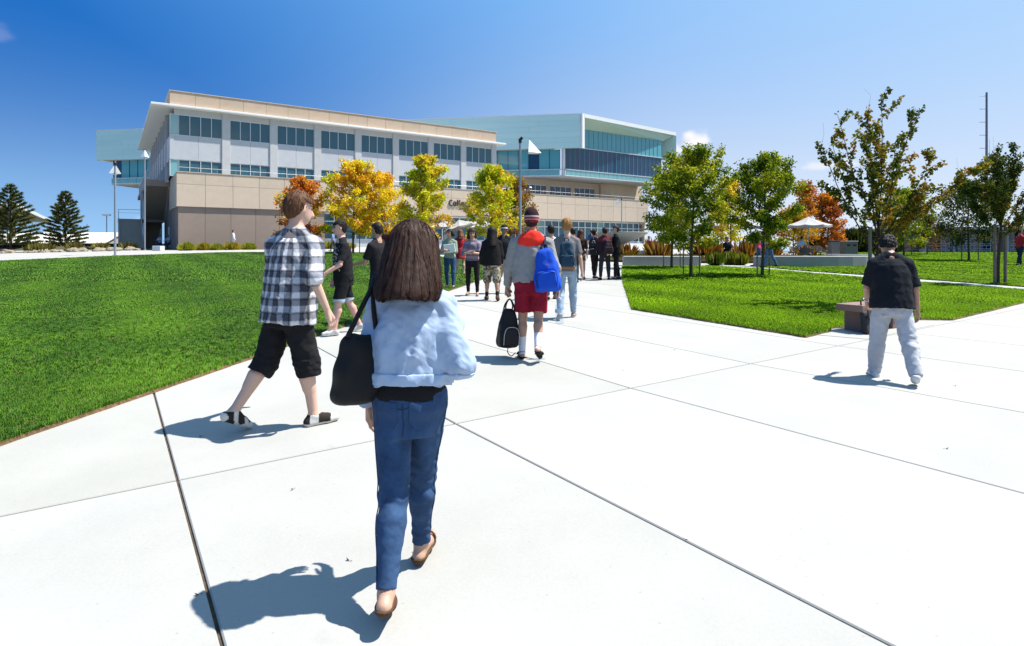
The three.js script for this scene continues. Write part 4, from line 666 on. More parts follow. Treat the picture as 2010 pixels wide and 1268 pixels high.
{ // cafe umbrellas, tables, chairs
  M.canvas = new THREE.MeshPhysicalMaterial({ color: lin(.36, .35, .34), roughness: .95, transmission: .12, thickness: 0, side: THREE.DoubleSide });
  M.wicker = mat(.17, .135, .105, .9, { bumpMap: rep(T.weave, 2), bumpScale: .004 });
  const um = (label, x, d, turn, tilt, group) => {
    const g = thing('patio_umbrella', label, 'umbrella', at(x, d), turn, group), R = 1.38, top = 2.62, n = 8;
    obj('pole', rod([0, .02, 0], [0, top, 0], .024), M.pole, g); obj('base', [new THREE.CylinderGeometry(.3, .33, .08, 20).translate(0, .04, 0)], M.dark, g);
    const can = new THREE.Group(); can.name = 'canopy_frame';
    const P = []; for (let i = 0; i < n; i++) { const a = i / n * 6.2832, b = (i + 1) / n * 6.2832, mid = (a + b) / 2, rows = 5; const pt = (t, f) => { const an = lerp(a, b, f), sag = -.10 * Math.sin(Math.PI * f) * t * .6 - .06 * Math.sin(t * 3.14), cr = Math.cos(an - mid), chord = Math.cos((b - a) / 2) / Math.max(cr, .01); return [Math.cos(an) * R * t * chord, top - t * .55 + sag, Math.sin(an) * R * t * chord]; }; for (let r = 0; r < rows; r++) for (let f = 0; f < 4; f++) { const A = pt(r / rows, f / 4), B = pt(r / rows, (f + 1) / 4), C = pt((r + 1) / rows, (f + 1) / 4), D = pt((r + 1) / rows, f / 4); P.push(...A, ...C, ...B, ...A, ...D, ...C); } for (let f = 0; f < 4; f++) { const A = pt(1, f / 4), B = pt(1, (f + 1) / 4), C = [B[0], B[1] - .13, B[2]], D = [A[0], A[1] - .13, A[2]]; P.push(...A, ...C, ...B, ...A, ...D, ...C); } }
    const cg = new THREE.BufferGeometry(); cg.setAttribute('position', new THREE.Float32BufferAttribute(P, 3)); cg.computeVertexNormals(); if (tilt) { cg.translate(0, -2.1, 0); cg.rotateZ(tilt); cg.translate(0, 2.1, 0); }
    const c = obj('canopy', uvm(cg), M.canvas, g); if (!tilt) for (let i = 0; i < n; i++) { const a = i / n * 6.2832; obj('rib', rod([0, top - .1, 0], [Math.cos(a) * R * .96, top - .58, Math.sin(a) * R * .96], .008, .008, 4), M.pole, c); }
    return g;
  };
  um('pale umbrella with full canopy beside the curved seat wall', 19.2, 38.6, .2, 0);
  um('pale umbrella partly hidden by the full green tree', 16.6, 41.5, .5, 0, 'umbrellas behind the lawn trees');
  um('pale umbrella behind the flax clumps', 14.0, 41.5, .1, 0); um('pale umbrella behind the low orange tree', 19.6, 44.5, .3, 0);
  um('tilted pale umbrella under the College sign', -4.1, 47.5, 0, .28); um('pale umbrella between the olive gold tree and the sign tree', -5.6, 50, .4, 0); um('pale umbrella near the building front beside the walkway', -2.4, 52, .3, 0);
  const table = (label, x, d, group) => { const g = thing('cafe_table', label, 'table', at(x, d), 0, group); obj('table_top', [new THREE.CylinderGeometry(.5, .5, .03, 24).translate(0, .72, 0)], M.pole, g); obj('leg', rod([0, .03, 0], [0, .71, 0], .035), M.pole, g); obj('base', [new THREE.CylinderGeometry(.26, .28, .03, 20).translate(0, .015, 0)], M.pole, g); return g; };
  for (const [x, d, l] of [[19.2, 38.2, 'round metal cafe table under the umbrella by the curved wall'], [16.6, 41.1, 'round metal cafe table by the full green tree umbrella'], [14, 41.1, 'round metal cafe table behind the flax clumps'], [-4.3, 47, 'round metal cafe table under the tilted umbrella']]) table(l, x, d);
  const chairGeo = (() => { const P = []; for (let i = 0; i <= 14; i++) { const t = i / 14, a = lerp(-.25, Math.PI + .25, t); P.push([Math.cos(a) * .36, .40 + .34 * Math.pow(Math.sin(clamp(t) * Math.PI), .6) * 1, -Math.sin(a) * .34]); } const q = []; for (let i = 0; i < 14; i++) { const a = P[i], b = P[i + 1], A = [a[0] * .82, .3, a[2] * .82], B = [b[0] * .82, .3, b[2] * .82], o = .93; q.push([a, b, B, A]); q.push([[a[0] * o, a[1], a[2] * o], [A[0] * o, A[1], A[2] * o], [B[0] * o, B[1], B[2] * o], [b[0] * o, b[1], b[2] * o]]); q.push([a, [a[0] * o, a[1], a[2] * o], [b[0] * o, b[1], b[2] * o], b]); } const pos = []; for (const [k, l, m, n] of q) pos.push(...k, ...l, ...m, ...k, ...m, ...n); const g = new THREE.BufferGeometry(); g.setAttribute('position', new THREE.Float32BufferAttribute(pos, 3)); g.computeVertexNormals(); return uvm(g); })();
  const seatG = cbx(-.3, .3, .3, .42, -.3, .26, .04);
  const chair = (label, x, d, turn, group) => { const g = thing('wicker_chair', label, 'chair', at(x, d), turn, group); obj('seat', seatG, M.wicker, g); obj('backrest', chairGeo, M.wicker, g); for (const [a, b] of [[-1, -1], [1, -1], [-1, 1], [1, 1]]) obj('leg', rod([a * .22, 0, b * .2], [a * .25, .31, b * .23], .018, .018, 6), M.dark, g); };
  [[18.4, 38.2, -1.2], [20.2, 38.6, 1.2], [19.0, 37.3, 3.0], [17.4, 36.6, .4], [16.2, 40.2, 2.5], [15.6, 37.5, -.6], [14.7, 36.4, .5], [13.1, 37.2, 1.2], [21.2, 39.6, .8], [16.9, 34.2, 2.4]].forEach(([x, d, t]) => chair('brown woven lounge chair on the plaza behind the curved seat wall', x, d, t, 'lounge chairs on the plaza'));
  [[-5, 46.6, 1], [-3.6, 46.7, -1.2]].forEach(([x, d, t]) => chair('brown woven lounge chair at the table under the tilted umbrella', x, d, t, 'chairs under the tilted umbrella'));
}
{ // bins by the curved wall
  const m = mat(.17, .155, .14, .7, { map: rep(T.stucco, 1) });
  const a = thing('litter_bin', 'slim dark square litter bin beside the curved wall', 'bin', at(19.9, 36.9, .0)); obj('body', cbx(-.24, .24, 0, 1.02, -.24, .24, .02), m, a); obj('lid', cbx(-.26, .26, 1.022, 1.09, -.26, .26, .02), M.dark, a);
  const b = thing('recycling_bin', 'wide brown double bin enclosure at the end of the curved wall', 'bin', at(21.4, 37.9, 0), .1); obj('body', cbx(-.42, .42, 0, .98, -.3, .3, .02), m, b); for (const s of [-1, 1]) obj('hatch', cbx(s * .2 - .12, s * .2 + .12, .72, .84, .295, .31, .006), M.dark, b); obj('lid', cbx(-.45, .45, .982, 1.05, -.33, .33, .02), M.seatWall, b);
  const c = obj('concrete_block', cbx(-.35, .35, 0, .42, -.35, .35, .03), M.whiteWall[1]); c.position.set(...at(-30.6, 51.6)); tag(c, 'white concrete block at the foot of the outside stair', 'block');
}
{ // low pavilion with hexagon screens at the right
  const g = thing('screen_pavilion', 'low flat roofed building with white hexagon lattice screens', 'building', [42.4, .2, -62]), H = 3.28;
  obj('roof', [cbx(-1.3, 42, H, H + .3, -14, 1.8, .03)], M.whiteMetal, g); obj('back_wall', [bx(0, 42, -1, H - .01, -12, -1.2)], M.glassBlue, g);
  const lat = (x0, x1, y0, top) => { const bars = [], cw = .42, ch = .27; let row = 0; for (let y = y0; y < H; y += ch, row++) for (let x = x0; x < x1 - .01; x += cw) { const t = (x - x0) / (x1 - x0), ym = top(t); if (y > ym) continue; const up = row % 2 ? 1 : -1, xm = Math.min(x + cw / 2, x1), xe = Math.min(x + cw, x1); bars.push(rod([x, y, 0], [xm, y + up * .075, 0], .028, .028, 4), rod([xm, y + up * .075, 0], [xe, y, 0], .028, .028, 4)); } for (let x = x0; x <= x1 + .01; x += cw) bars.push(rod([x, y0, -.01], [x, top((x - x0) / (x1 - x0)), -.01], .02, .02, 4)); return bars; };
  for (let i = 0; i < 3; i++) {
    const X = .4 + i * 8.4;
    obj('column', cbx(X - .26, X + .26, -1, H - .005, -.3, .3, .03), M.whiteWall[1], g); obj('screen', lat(X + .6, X + 2.7, -.8, (t) => 2.2 + .75 * t), M.whiteMetal, g).userData.kind = 'stuff'; obj('screen', lat(X + 3.6, X + 7.0, -.8, (t) => 2.95 - .5 * Math.abs(t - .3)), M.whiteMetal, g).userData.kind = 'stuff';
    obj('mullion', bx(X + 3.1, X + 3.3, -1, H - .01, -.2, 0), M.whiteWall[2], g); const s = new THREE.Shape([[-.25, H - .01], [-1.6, H - .01], [-.25, H - .7]].map(([a, b]) => new THREE.Vector2(X + a, b))); obj('haunch', new THREE.ExtrudeGeometry(s, { depth: .3, bevelEnabled: false }).translate(0, 0, -.15), M.whiteWall[0], g);
  }
}
{ // antenna masts behind the pavilion
  const a = thing('antenna_mast', 'tall thin dark mast with side rungs behind the dark vase tree', 'antenna mast', [63.7, -2, -80]); obj('mast', rod([0, 0, 0], [0, 24.5, 0], .2, .12, 8), mat(.11, .13, .16, .6), a); for (let i = 0; i < 9; i++) obj('rung', rod([0, 24 - i * 1.75, 0], [-.95, 24 - i * 1.75, 0], .035, .035, 5), mat(.2, .22, .25, .6), a);
  const b = thing('antenna_mast', 'short pale lattice mast above the screen walled building', 'antenna mast', [66.3, -2, -94]), bars = []; for (const s of [-.18, .18]) bars.push(rod([s, 0, 0], [s, 10.9, 0], .03, .03, 4)); for (let i = 0; i < 22; i++) bars.push(rod([i % 2 ? -.18 : .18, i * .5, 0], [i % 2 ? .18 : -.18, i * .5 + .5, 0], .018, .018, 4)); obj('lattice', bars, M.pole, b); obj('crossbar', rod([-.6, 10.9, 0], [.6, 10.9, 0], .04), M.pole, b); for (const [x, y] of [[.45, 9.3], [-.5, 5.6], [-.55, 4.3]]) obj('dish', new THREE.SphereGeometry(.2, 8, 6).translate(x, y, 0), M.pole, b);
}
{ // buildings at the far left
  const g = thing('canopy_building', 'dark walled building with a broad white cantilevered roof behind the conifers', 'building', [-58, 0, -75], TH);
  obj('roof', [cbx(-16, 0, 4.85, 5.2, .0, 32, .04), bx(-15.5, -.3, 4.8, 4.849, .3, 31)], M.whiteMetal, g); obj('wall', bx(-16, -3.2, -1, 4.8, 2.5, 31), mat(.27, .24, .21, .9), g); for (let i = 0; i < 8; i++) obj('window', bx(-3.19, -3.14, 1, 3.6, 3.4 + i * 3.4, 6 + i * 3.4), M.glassBlue, g);
  const s = thing('shed_building', 'long low shed with a pale pitched roof beyond the conifers', 'building', [-75, -.6, -88], 0);
  const sh = new THREE.Shape([[-4, 2.9], [0, 4.5], [4, 2.9], [4, 2.75], [0, 4.3], [-4, 2.75]].map(([a, b]) => new THREE.Vector2(a, b))); const rg = new THREE.ExtrudeGeometry(sh, { depth: 30, bevelEnabled: false }); rg.rotateY(Math.PI / 2); obj('roof', uvm(rg.translate(-12.5, 0, 0)), mat(.62, .58, .52, .8), s);
  obj('wall', bx(-12.3, 17.3, -2, 2.74, -3.6, 3.6), mat(.30, .28, .26, .9), s); const gs = new THREE.Shape([[-3.6, 2.72], [0, 4.25], [3.6, 2.72]].map(([a, b]) => new THREE.Vector2(a, b))), gg = new THREE.ExtrudeGeometry(gs, { depth: .2, bevelEnabled: false }); gg.rotateY(Math.PI / 2); obj('gable', uvm(gg.translate(17.1, 0, 0)), mat(.34, .31, .28, .9), s);
  for (let i = 0; i < 6; i++) obj('window', bx(-10 + i * 4.6, -8 + i * 4.6, .9, 2.2, 3.6, 3.64), M.glassBlue, s);
  const f = thing('dark_fence', 'long black panel fence beyond the boulders', 'fence', [-60, .1, -70], .12); for (let i = 0; i < 12; i++) { obj('panel', bx(-9 + i * 2.2 + .05, -9 + (i + 1) * 2.2 - .05, -.8, 2.05, -.03, .03), M.dark, f); obj('post', bx(-9 + i * 2.2 - .05, -9 + i * 2.2 + .05, -.8, 2.12, -.05, .05), M.dark, f); }
}
{ // a few fallen leaves on the slabs
  const R = rng(511), m = new THREE.MeshStandardMaterial({ color: lin(.06, .045, .03), roughness: .9, side: THREE.DoubleSide });
  for (const [x, d] of [[-2.43, 4.67], [-1.36, 3.71], [-.79, 2.9], [-1.38, 2.63], [1.28, 6.9], [4.6, 6.2], [2.2, 8.1], [-1.5, 2.2], [3.2, 4.4], [.9, 3.1]]) { const L = new Leaves(), a = R() * 6.28; L.add(v3(0, .004, 0), v3(Math.cos(a), .25, Math.sin(a)).normalize(), v3(-Math.sin(a), 0, Math.cos(a)), .022, .014, [1, 1, 1], .5); L.add(v3(0, .004, 0), v3(-Math.cos(a), .1, -Math.sin(a)).normalize(), v3(-Math.sin(a), 0, Math.cos(a)), .018, .004, [1, 1, 1], .2); const g = L.build(); g.deleteAttribute('color'); const o = obj('fallen_leaf', g, m); o.position.set(...at(x, d)); tag(o, 'small dry dark leaf lying on the pale paving', 'leaf', 'leaves on the paving'); }
}
// ---------------------------------------------------------------- people
// surface nets over a signed distance field
function sdfMesh(f, lo, hi, cell, colorFn) {
  const nx = Math.ceil((hi[0] - lo[0]) / cell) + 2, ny = Math.ceil((hi[1] - lo[1]) / cell) + 2, nz = Math.ceil((hi[2] - lo[2]) / cell) + 2, V = new Float32Array(nx * ny * nz), B = 4, skip = B * cell * 1.25;
  for (let z0 = 0; z0 < nz; z0 += B) for (let y0 = 0; y0 < ny; y0 += B) for (let x0 = 0; x0 < nx; x0 += B) {
    const c = f(lo[0] + (x0 + 1.5) * cell, lo[1] + (y0 + 1.5) * cell, lo[2] + (z0 + 1.5) * cell), far = Math.abs(c) > skip;
    for (let z = z0; z < Math.min(nz, z0 + B); z++) for (let y = y0; y < Math.min(ny, y0 + B); y++) for (let x = x0, o = (z * ny + y) * nx + x0; x < Math.min(nx, x0 + B); x++, o++) V[o] = far ? c : f(lo[0] + x * cell, lo[1] + y * cell, lo[2] + z * cell);
  }
  const ID = new Int32Array(nx * ny * nz).fill(-1), P = [], C = [], I = [], sx = 1, sy = nx, sz = nx * ny, cor = [0, sx, sy, sx + sy, sz, sx + sz, sy + sz, sx + sy + sz], E = [[0, 1], [0, 2], [0, 4], [1, 3], [1, 5], [2, 3], [2, 6], [3, 7], [4, 5], [4, 6], [5, 7], [6, 7]];
  for (let z = 0; z < nz - 1; z++) for (let y = 0; y < ny - 1; y++) for (let x = 0; x < nx - 1; x++) {
    const o = z * sz + y * sy + x; let m = 0; for (let k = 0; k < 8; k++) if (V[o + cor[k]] < 0) m |= 1 << k; if (m === 0 || m === 255) continue;
    let px = 0, py = 0, pz = 0, n = 0; for (const [a, b] of E) { const va = V[o + cor[a]], vb = V[o + cor[b]]; if ((va < 0) === (vb < 0)) continue; const t = va / (va - vb); px += (a & 1) + ((b & 1) - (a & 1)) * t; py += (a >> 1 & 1) + ((b >> 1 & 1) - (a >> 1 & 1)) * t; pz += (a >> 2) + ((b >> 2) - (a >> 2)) * t; n++; }
    const X = lo[0] + (x + px / n) * cell, Y = lo[1] + (y + py / n) * cell, Z = lo[2] + (z + pz / n) * cell; ID[o] = P.length / 3; P.push(X, Y, Z); if (colorFn) { const c = colorFn(X, Y, Z); C.push(c[0], c[1], c[2]); }
  }
  const quad = (a, b, c, d, fl) => { if (a < 0 || b < 0 || c < 0 || d < 0) return; if (fl) I.push(a, b, c, a, c, d); else I.push(a, c, b, a, d, c); };
  for (let z = 1; z < nz - 1; z++) for (let y = 1; y < ny - 1; y++) for (let x = 1; x < nx - 1; x++) {
    const o = z * sz + y * sy + x, s = V[o] < 0;
    if (s !== V[o + sx] < 0) quad(ID[o - sy - sz], ID[o - sz], ID[o], ID[o - sy], s);
    if (s !== V[o + sy] < 0) quad(ID[o - sx - sz], ID[o - sx], ID[o], ID[o - sz], s);
    if (s !== V[o + sz] < 0) quad(ID[o - sx - sy], ID[o - sy], ID[o], ID[o - sx], s);
  }
  const g = new THREE.BufferGeometry(); g.setAttribute('position', new THREE.Float32BufferAttribute(P, 3)); if (colorFn) g.setAttribute('color', new THREE.Float32BufferAttribute(C, 3)); g.setIndex(I); g.computeVertexNormals();
  const uv = new Float32Array(P.length / 3 * 2); for (let i = 0; i < P.length / 3; i++) { uv[2 * i] = P[3 * i] + P[3 * i + 2] * .8; uv[2 * i + 1] = P[3 * i + 1]; } g.setAttribute('uv', new THREE.BufferAttribute(uv, 2)); return g;
}
const smin = (a, b, k) => { const h = Math.max(k - Math.abs(a - b), 0) / k; return Math.min(a, b) - h * h * k * .25; };
function coneD(x, y, z, c) { const ax = c[3] - c[0], ay = c[4] - c[1], az = c[5] - c[2], px = x - c[0], py = y - c[1], pz = z - c[2]; let t = (px * ax + py * ay + pz * az) / (ax * ax + ay * ay + az * az + 1e-9); t = t < 0 ? 0 : t > 1 ? 1 : t; const dx = px - ax * t, dy = py - ay * t, dz = pz - az * t; return Math.sqrt(dx * dx + dy * dy + dz * dz) - (c[6] + (c[7] - c[6]) * t); }
const cone = (a, b, ra, rb) => [a.x, a.y, a.z, b.x, b.y, b.z, ra, rb];
const deg = Math.PI / 180;
function boundsOf(cs, pad) { const lo = [1e9, 1e9, 1e9], hi = [-1e9, -1e9, -1e9]; for (const c of cs) for (let e = 0; e < 2; e++) for (let k = 0; k < 3; k++) { const r = c[6 + e] + pad; lo[k] = Math.min(lo[k], c[e * 3 + k] - r); hi[k] = Math.max(hi[k], c[e * 3 + k] + r); } return [lo, hi]; }
T.fab = rep(T.weave, 12);
const cloth = (r, g, b, rough = .9, extra = {}) => new THREE.MeshPhysicalMaterial({ color: lin(r, g, b), roughness: rough, specularIntensity: .35, bumpMap: T.fab, bumpScale: .0006, ...extra });
const vcloth = (rough = .9) => new THREE.MeshPhysicalMaterial({ color: lin(1, 1, 1), vertexColors: true, roughness: rough, specularIntensity: .3, bumpMap: rep(T.weave, 8), bumpScale: .0012, map: rep(T.stucco, 5) });
const VC = vcloth(), SKINM = new THREE.MeshPhysicalMaterial({ color: lin(1, 1, 1), vertexColors: true, roughness: .55, sheen: .15 }), HAIRM = new THREE.MeshPhysicalMaterial({ color: lin(1, 1, 1), vertexColors: true, roughness: .6, specularIntensity: .35, side: THREE.DoubleSide });
const SKIN = { fair: [.52, .33, .25], tan: [.38, .21, .14], olive: [.44, .26, .18], brown: [.20, .105, .065], pink: [.55, .31, .25] };
const HP = new THREE.Vector3();
const arr = (c) => (typeof c === 'function' ? c : () => c);
function figure(o) {
  const H = o.h, bw = o.bw ?? 1, fem = o.fem ?? 0, cell = o.cell ?? .012, D = o.detail ?? 0, skin = SKIN[o.skin ?? 'fair'];
  const g = thing('person', o.label, 'person', at(o.x, o.d), o.turn * deg, o.group), up = v3(0, 1, 0);
  // --- skeleton: faces -z, right hand side is +x
  const legs = [o.legL ?? {}, o.legR ?? {}].map((L, i) => {
    const s = i ? 1 : -1, f = (L.f ?? 0) * deg, out = (L.o ?? 3) * deg, k = (L.k ?? 4) * deg, tp = (L.toe ?? 0) * deg, hip = v3(s * .052 * H * (1 + fem * .12) * (o.hipW ?? 1), 0, 0);
    const dir = (a, q) => v3(s * Math.sin(q), -Math.cos(a) * Math.cos(q), -Math.sin(a) * Math.cos(q)), knee = hip.clone().addScaledVector(dir(f, out), .245 * H), ank = knee.clone().addScaledVector(dir(f - k, out * .5), .235 * H);
    const fa = (f - k) * .25 - tp, fw = v3(s * .16, Math.sin(fa), -Math.cos(fa)).normalize(), dn = v3(0, -1, 0).applyAxisAngle(v3(1, 0, 0), fa);
    const heel = ank.clone().addScaledVector(fw, -.022 * H).addScaledVector(dn, .026 * H), toe = ank.clone().addScaledVector(fw, .098 * H).addScaledVector(dn, .031 * H), ball = ank.clone().addScaledVector(fw, .062 * H).addScaledVector(dn, .027 * H);
    return { hip, knee, ank, heel, toe, ball, s, fw };
  });
  let low = 1e9; for (const L of legs) low = Math.min(low, L.heel.y - .017 * H, L.toe.y - .012 * H, L.ball.y - .016 * H);
  const lift = o.seat !== undefined ? o.seat : -low; for (const L of legs) for (const k of ['hip', 'knee', 'ank', 'heel', 'toe', 'ball']) L[k].y += lift;
  const pel = v3(0, lift, 0), lean = (o.lean ?? 2) * deg, side = (o.side ?? 0) * deg, u = v3(Math.sin(side), Math.cos(lean) * Math.cos(side), -Math.sin(lean)).normalize(), tw = (o.twist ?? 0) * deg;
  const fwd = v3(0, 0, -1).applyAxisAngle(up, tw), rt = v3(1, 0, 0).applyAxisAngle(up, tw), nb = pel.clone().addScaledVector(u, .308 * H), TL = .355 * H, T0 = pel.clone().addScaledVector(u, -.047 * H);
  const hp = lean + (o.nod ?? 0) * deg, hdir = v3(Math.sin(side) * .5, Math.cos(hp), -Math.sin(hp)).normalize(), hc = nb.clone().addScaledVector(hdir, .123 * H), hy = (o.look ?? 0) * deg, hq = new THREE.Quaternion().setFromEuler(new THREE.Euler(-hp, hy, -side * .5, 'YXZ')), hi_ = hq.clone().invert();
  const arms = [o.armL ?? {}, o.armR ?? {}].map((A, i) => {
    const s = i ? 1 : -1, f = (A.f ?? 0) * deg, q = (A.o ?? 8) * deg, e = (A.e ?? 12) * deg, q2 = (A.o2 ?? 2) * deg, sh = nb.clone().addScaledVector(u, -.043 * H).addScaledVector(rt, s * .1 * H * bw), dir = (a, w) => rt.clone().multiplyScalar(s * Math.sin(w)).addScaledVector(up, -Math.cos(a) * Math.cos(w)).addScaledVector(fwd, Math.sin(a) * Math.cos(w));
    const el = sh.clone().addScaledVector(dir(f, q), .168 * H), fd = dir(f + e, q2), wr = el.clone().addScaledVector(fd, .142 * H); return { sh, el, wr, fd, s, grip: A.grip ?? 0 };
  });
  // --- torso as a stack of ellipses along the spine
  const prof = [[0, .072, .07], [.1, .088 + fem * .008, .073 + fem * .006], [.2, .09 + fem * .008, .071 + fem * .006], [.42, .078 - fem * .01, .058], [.68, .094, .066], [.82, .092, .06], [.9, .075, .05], [.96, .05, .042], [1, .036, .036]].map((p) => [p[0], p[1] * H * bw, p[2] * H * (bw * .5 + .5) * (o.deep ?? 1)]);
  const torso = (x, y, z, grow, t0, t1, loose = 0) => {
    const px = x - T0.x, py = y - T0.y, pz = z - T0.z, tt = (px * u.x + py * u.y + pz * u.z) / TL, t = clamp(tt); let i = 0; while (i < prof.length - 2 && t > prof[i + 1][0]) i++;
    const a = prof[i], b = prof[i + 1], f = (t - a[0]) / (b[0] - a[0]), ff = f * f * (3 - 2 * f); let rx = lerp(a[1], b[1], ff), rz = lerp(a[2], b[2], ff); if (loose) { const q = 1 - smooth(.5, .95, t); rx = lerp(rx, Math.max(rx, prof[4][1] * loose * .96), q); rz = lerp(rz, Math.max(rz, prof[4][2] * loose), q); } rx += grow; rz += grow;
    const ex = px - u.x * tt * TL, ey = py - u.y * tt * TL, ez = pz - u.z * tt * TL, ang = tw * clamp(t * 1.2), ca = Math.cos(ang), sa = Math.sin(ang), qx = ex * ca - ez * sa, qz = Math.hypot(ex * sa + ez * ca, 0) * 1, qy = ey * 0, r = Math.hypot(qx / rx, (ex * sa + ez * ca) / rz), rd = Math.max(Math.hypot(qx, ex * sa + ez * ca), 1e-6);
    const d = rd * (1 - 1 / Math.max(r, 1e-4)) * (r > 1 ? .85 : .8), de = Math.max(t0 - tt, tt - t1) * TL; return Math.max(d, de);
  };
  const hl = (x, y, z) => { HP.set(x - hc.x, y - hc.y, z - hc.z).applyQuaternion(hi_); return HP; };
  const ell = (p, cx, cy, cz, rx, ry, rz) => { const a = (p.x - cx) / rx, b = (p.y - cy) / ry, c = (p.z - cz) / rz, k = Math.sqrt(a * a + b * b + c * c); return k < 1e-4 ? -Math.min(rx, ry, rz) : k * (k - 1) / Math.sqrt((a / rx) ** 2 + (b / ry) ** 2 + (c / rz) ** 2 + 1e-9); };
  const hs = H * (o.headS ?? 1) * 1.0, headD = (x, y, z) => {
    const p = hl(x, y, z); let d = ell(p, 0, .012 * hs, .006 * hs, .0455 * hs, .056 * hs, .056 * hs); d = smin(d, ell(p, 0, -.03 * hs, -.016 * hs, .034 * hs, .038 * hs, .036 * hs), .02 * hs);
    if (D > 0) { d = smin(d, coneD(p.x, p.y, p.z, [0, .006 * hs, -.047 * hs, 0, -.016 * hs, -.06 * hs, .005 * hs, .009 * hs]), .012 * hs); for (const s of [-1, 1]) { d = Math.max(d, -(Math.hypot(p.x - s * .02 * hs, p.y - .008 * hs, p.z + .058 * hs) - .011 * hs)); d = smin(d, ell(p, s * .047 * hs, -.005 * hs, .006 * hs, .006 * hs, .017 * hs, .011 * hs), .006 * hs); } }
    return d;
  };
  const ua = arms.map((A) => cone(A.sh, A.el, .026 * H * (.6 + bw * .4), .0215 * H)), fa = arms.map((A) => cone(A.el, A.wr, .0225 * H, .0145 * H)), thg = legs.map((L) => cone(L.hip, L.knee, .052 * H * (.7 + bw * .3) * (o.thigh ?? 1), .031 * H * (.5 + (o.thigh ?? 1) * .5))), shk = legs.map((L) => cone(L.knee, L.ank, .0315 * H, .02 * H)), clf = legs.map((L) => { const c = L.knee.clone().lerp(L.ank, .28); c.z += .012 * H; return cone(c, c.clone().lerp(L.ank, .25), .03 * H, .022 * H); });
  const feet = legs.flatMap((L) => [cone(L.ank, L.heel, .019 * H, .017 * H), cone(L.heel, L.ball, .0165 * H, .0165 * H), cone(L.ball, L.toe, .0175 * H, .0115 * H), cone(L.ank, L.ball, .017 * H, .015 * H)]);
  const hands = arms.map((A) => {
    const n = A.fd.clone(), acr = v3().crossVectors(n, fwd).normalize(); if (acr.lengthSq() < .1) acr.set(0, 0, 1); const palmN = rt.clone().multiplyScalar(-A.s), w = v3().crossVectors(n, palmN).normalize(), pn = v3().crossVectors(w, n).normalize(), c = [], L = .052 * H, base = A.wr;
    const P = (a, b, e) => base.clone().addScaledVector(n, a).addScaledVector(w, b).addScaledVector(pn, e); c.push(cone(P(.004 * H, 0, 0), P(.05 * H, .011 * H, 0), .0125 * H, .011 * H), cone(P(.004 * H, 0, 0), P(.05 * H, -.011 * H, 0), .0125 * H, .0105 * H));
    const curl = A.grip ? 70 * deg : 22 * deg, sgn = Math.sign(pn.dot(palmN)) || 1; [-1.5, -.5, .5, 1.5].forEach((k, i) => { let p = P(.05 * H, k * .0115 * H, 0), a = 0; const ls = [.026, .018, .014].map((v) => v * H * [.82, .97, 1, .9][i]); for (let j = 0; j < 3; j++) { a += curl * (j ? 1.1 : .6); const q = p.clone().addScaledVector(n, Math.cos(a) * ls[j]).addScaledVector(pn, sgn * Math.sin(a) * ls[j]); c.push(cone(p, q, .0053 * H - j * .0005 * H, .005 * H - j * .0006 * H)); p = q; } });
    const t0 = P(.014 * H, .013 * H, sgn * .004 * H), t1 = P(.034 * H, .027 * H, sgn * .012 * H), t2 = P(.056 * H, .03 * H, sgn * (A.grip ? .024 : .016) * H); c.push(cone(t0, t1, .0085 * H, .0065 * H), cone(t1, t2, .006 * H, .0045 * H)); return c;
  });
  const neck = cone(nb.clone().addScaledVector(u, -.02 * H), hc.clone().addScaledVector(hdir, -.03 * H).addScaledVector(v3(0, 0, 1), .008 * H), .034 * H * (.7 + bw * .3), .03 * H * (.8 + bw * .2));
  const trap = arms.map((A) => cone(nb.clone().addScaledVector(u, .012 * H).addScaledVector(rt, A.s * .012 * H), A.sh.clone().addScaledVector(u, .004 * H), .03 * H * (.5 + bw * .5), .023 * H));
  const all = [...ua, ...fa, ...thg, ...shk, ...feet, neck, cone(nb, hc, .1 * H, .075 * H), cone(pel, nb, .11 * H * bw, .11 * H * bw), ...hands.flat()];
  const bodyD = (x, y, z) => { let d = torso(x, y, z, 0, 0, 1); d = smin(d, coneD(x, y, z, neck), .02 * H); for (const c of trap) d = smin(d, coneD(x, y, z, c), .03 * H); for (const c of ua) d = smin(d, coneD(x, y, z, c), .022 * H); for (const c of thg) d = smin(d, coneD(x, y, z, c), .02 * H); let e = 1e9; for (const c of fa) e = Math.min(e, coneD(x, y, z, c)); d = smin(d, e, .006 * H); e = 1e9; for (const c of shk) e = smin(e, coneD(x, y, z, c), .003); for (const c of clf) e = smin(e, coneD(x, y, z, c), .02 * H); for (const c of feet) e = smin(e, coneD(x, y, z, c), .012 * H); d = smin(d, e, .008 * H); if (y > nb.y - .06 * H) d = smin(d, headD(x, y, z), .012 * H); if (D < 2) for (const hnd of hands) { let q = 1e9; for (const c of hnd) q = smin(q, coneD(x, y, z, c), .006); d = Math.min(d, q); } return d; };
  const lip = [skin[0] * .85, skin[1] * .55, skin[2] * .55], faceC = (x, y, z) => { const p = hl(x, y, z); if (p.z < -.03 * hs && Math.abs(p.x) < .04 * hs) { if (Math.abs(p.y + .034 * hs) < .006 * hs && Math.abs(p.x) < .016 * hs && p.z < -.04 * hs) return lip; for (const s of [-1, 1]) { if (Math.abs(p.y - .008 * hs) < .0055 * hs && Math.abs(p.x - s * .02 * hs) < .011 * hs) return [.03, .022, .02]; if (Math.abs(p.y - .021 * hs) < .004 * hs && Math.abs(p.x - s * .021 * hs) < .014 * hs) return (o.hair?.c ?? [.03, .02, .015]).map((v) => v * .8); } } return skin; };
  const [lo, hi] = boundsOf(all, .02), gs = [sdfMesh(bodyD, lo, hi, cell, faceC)];
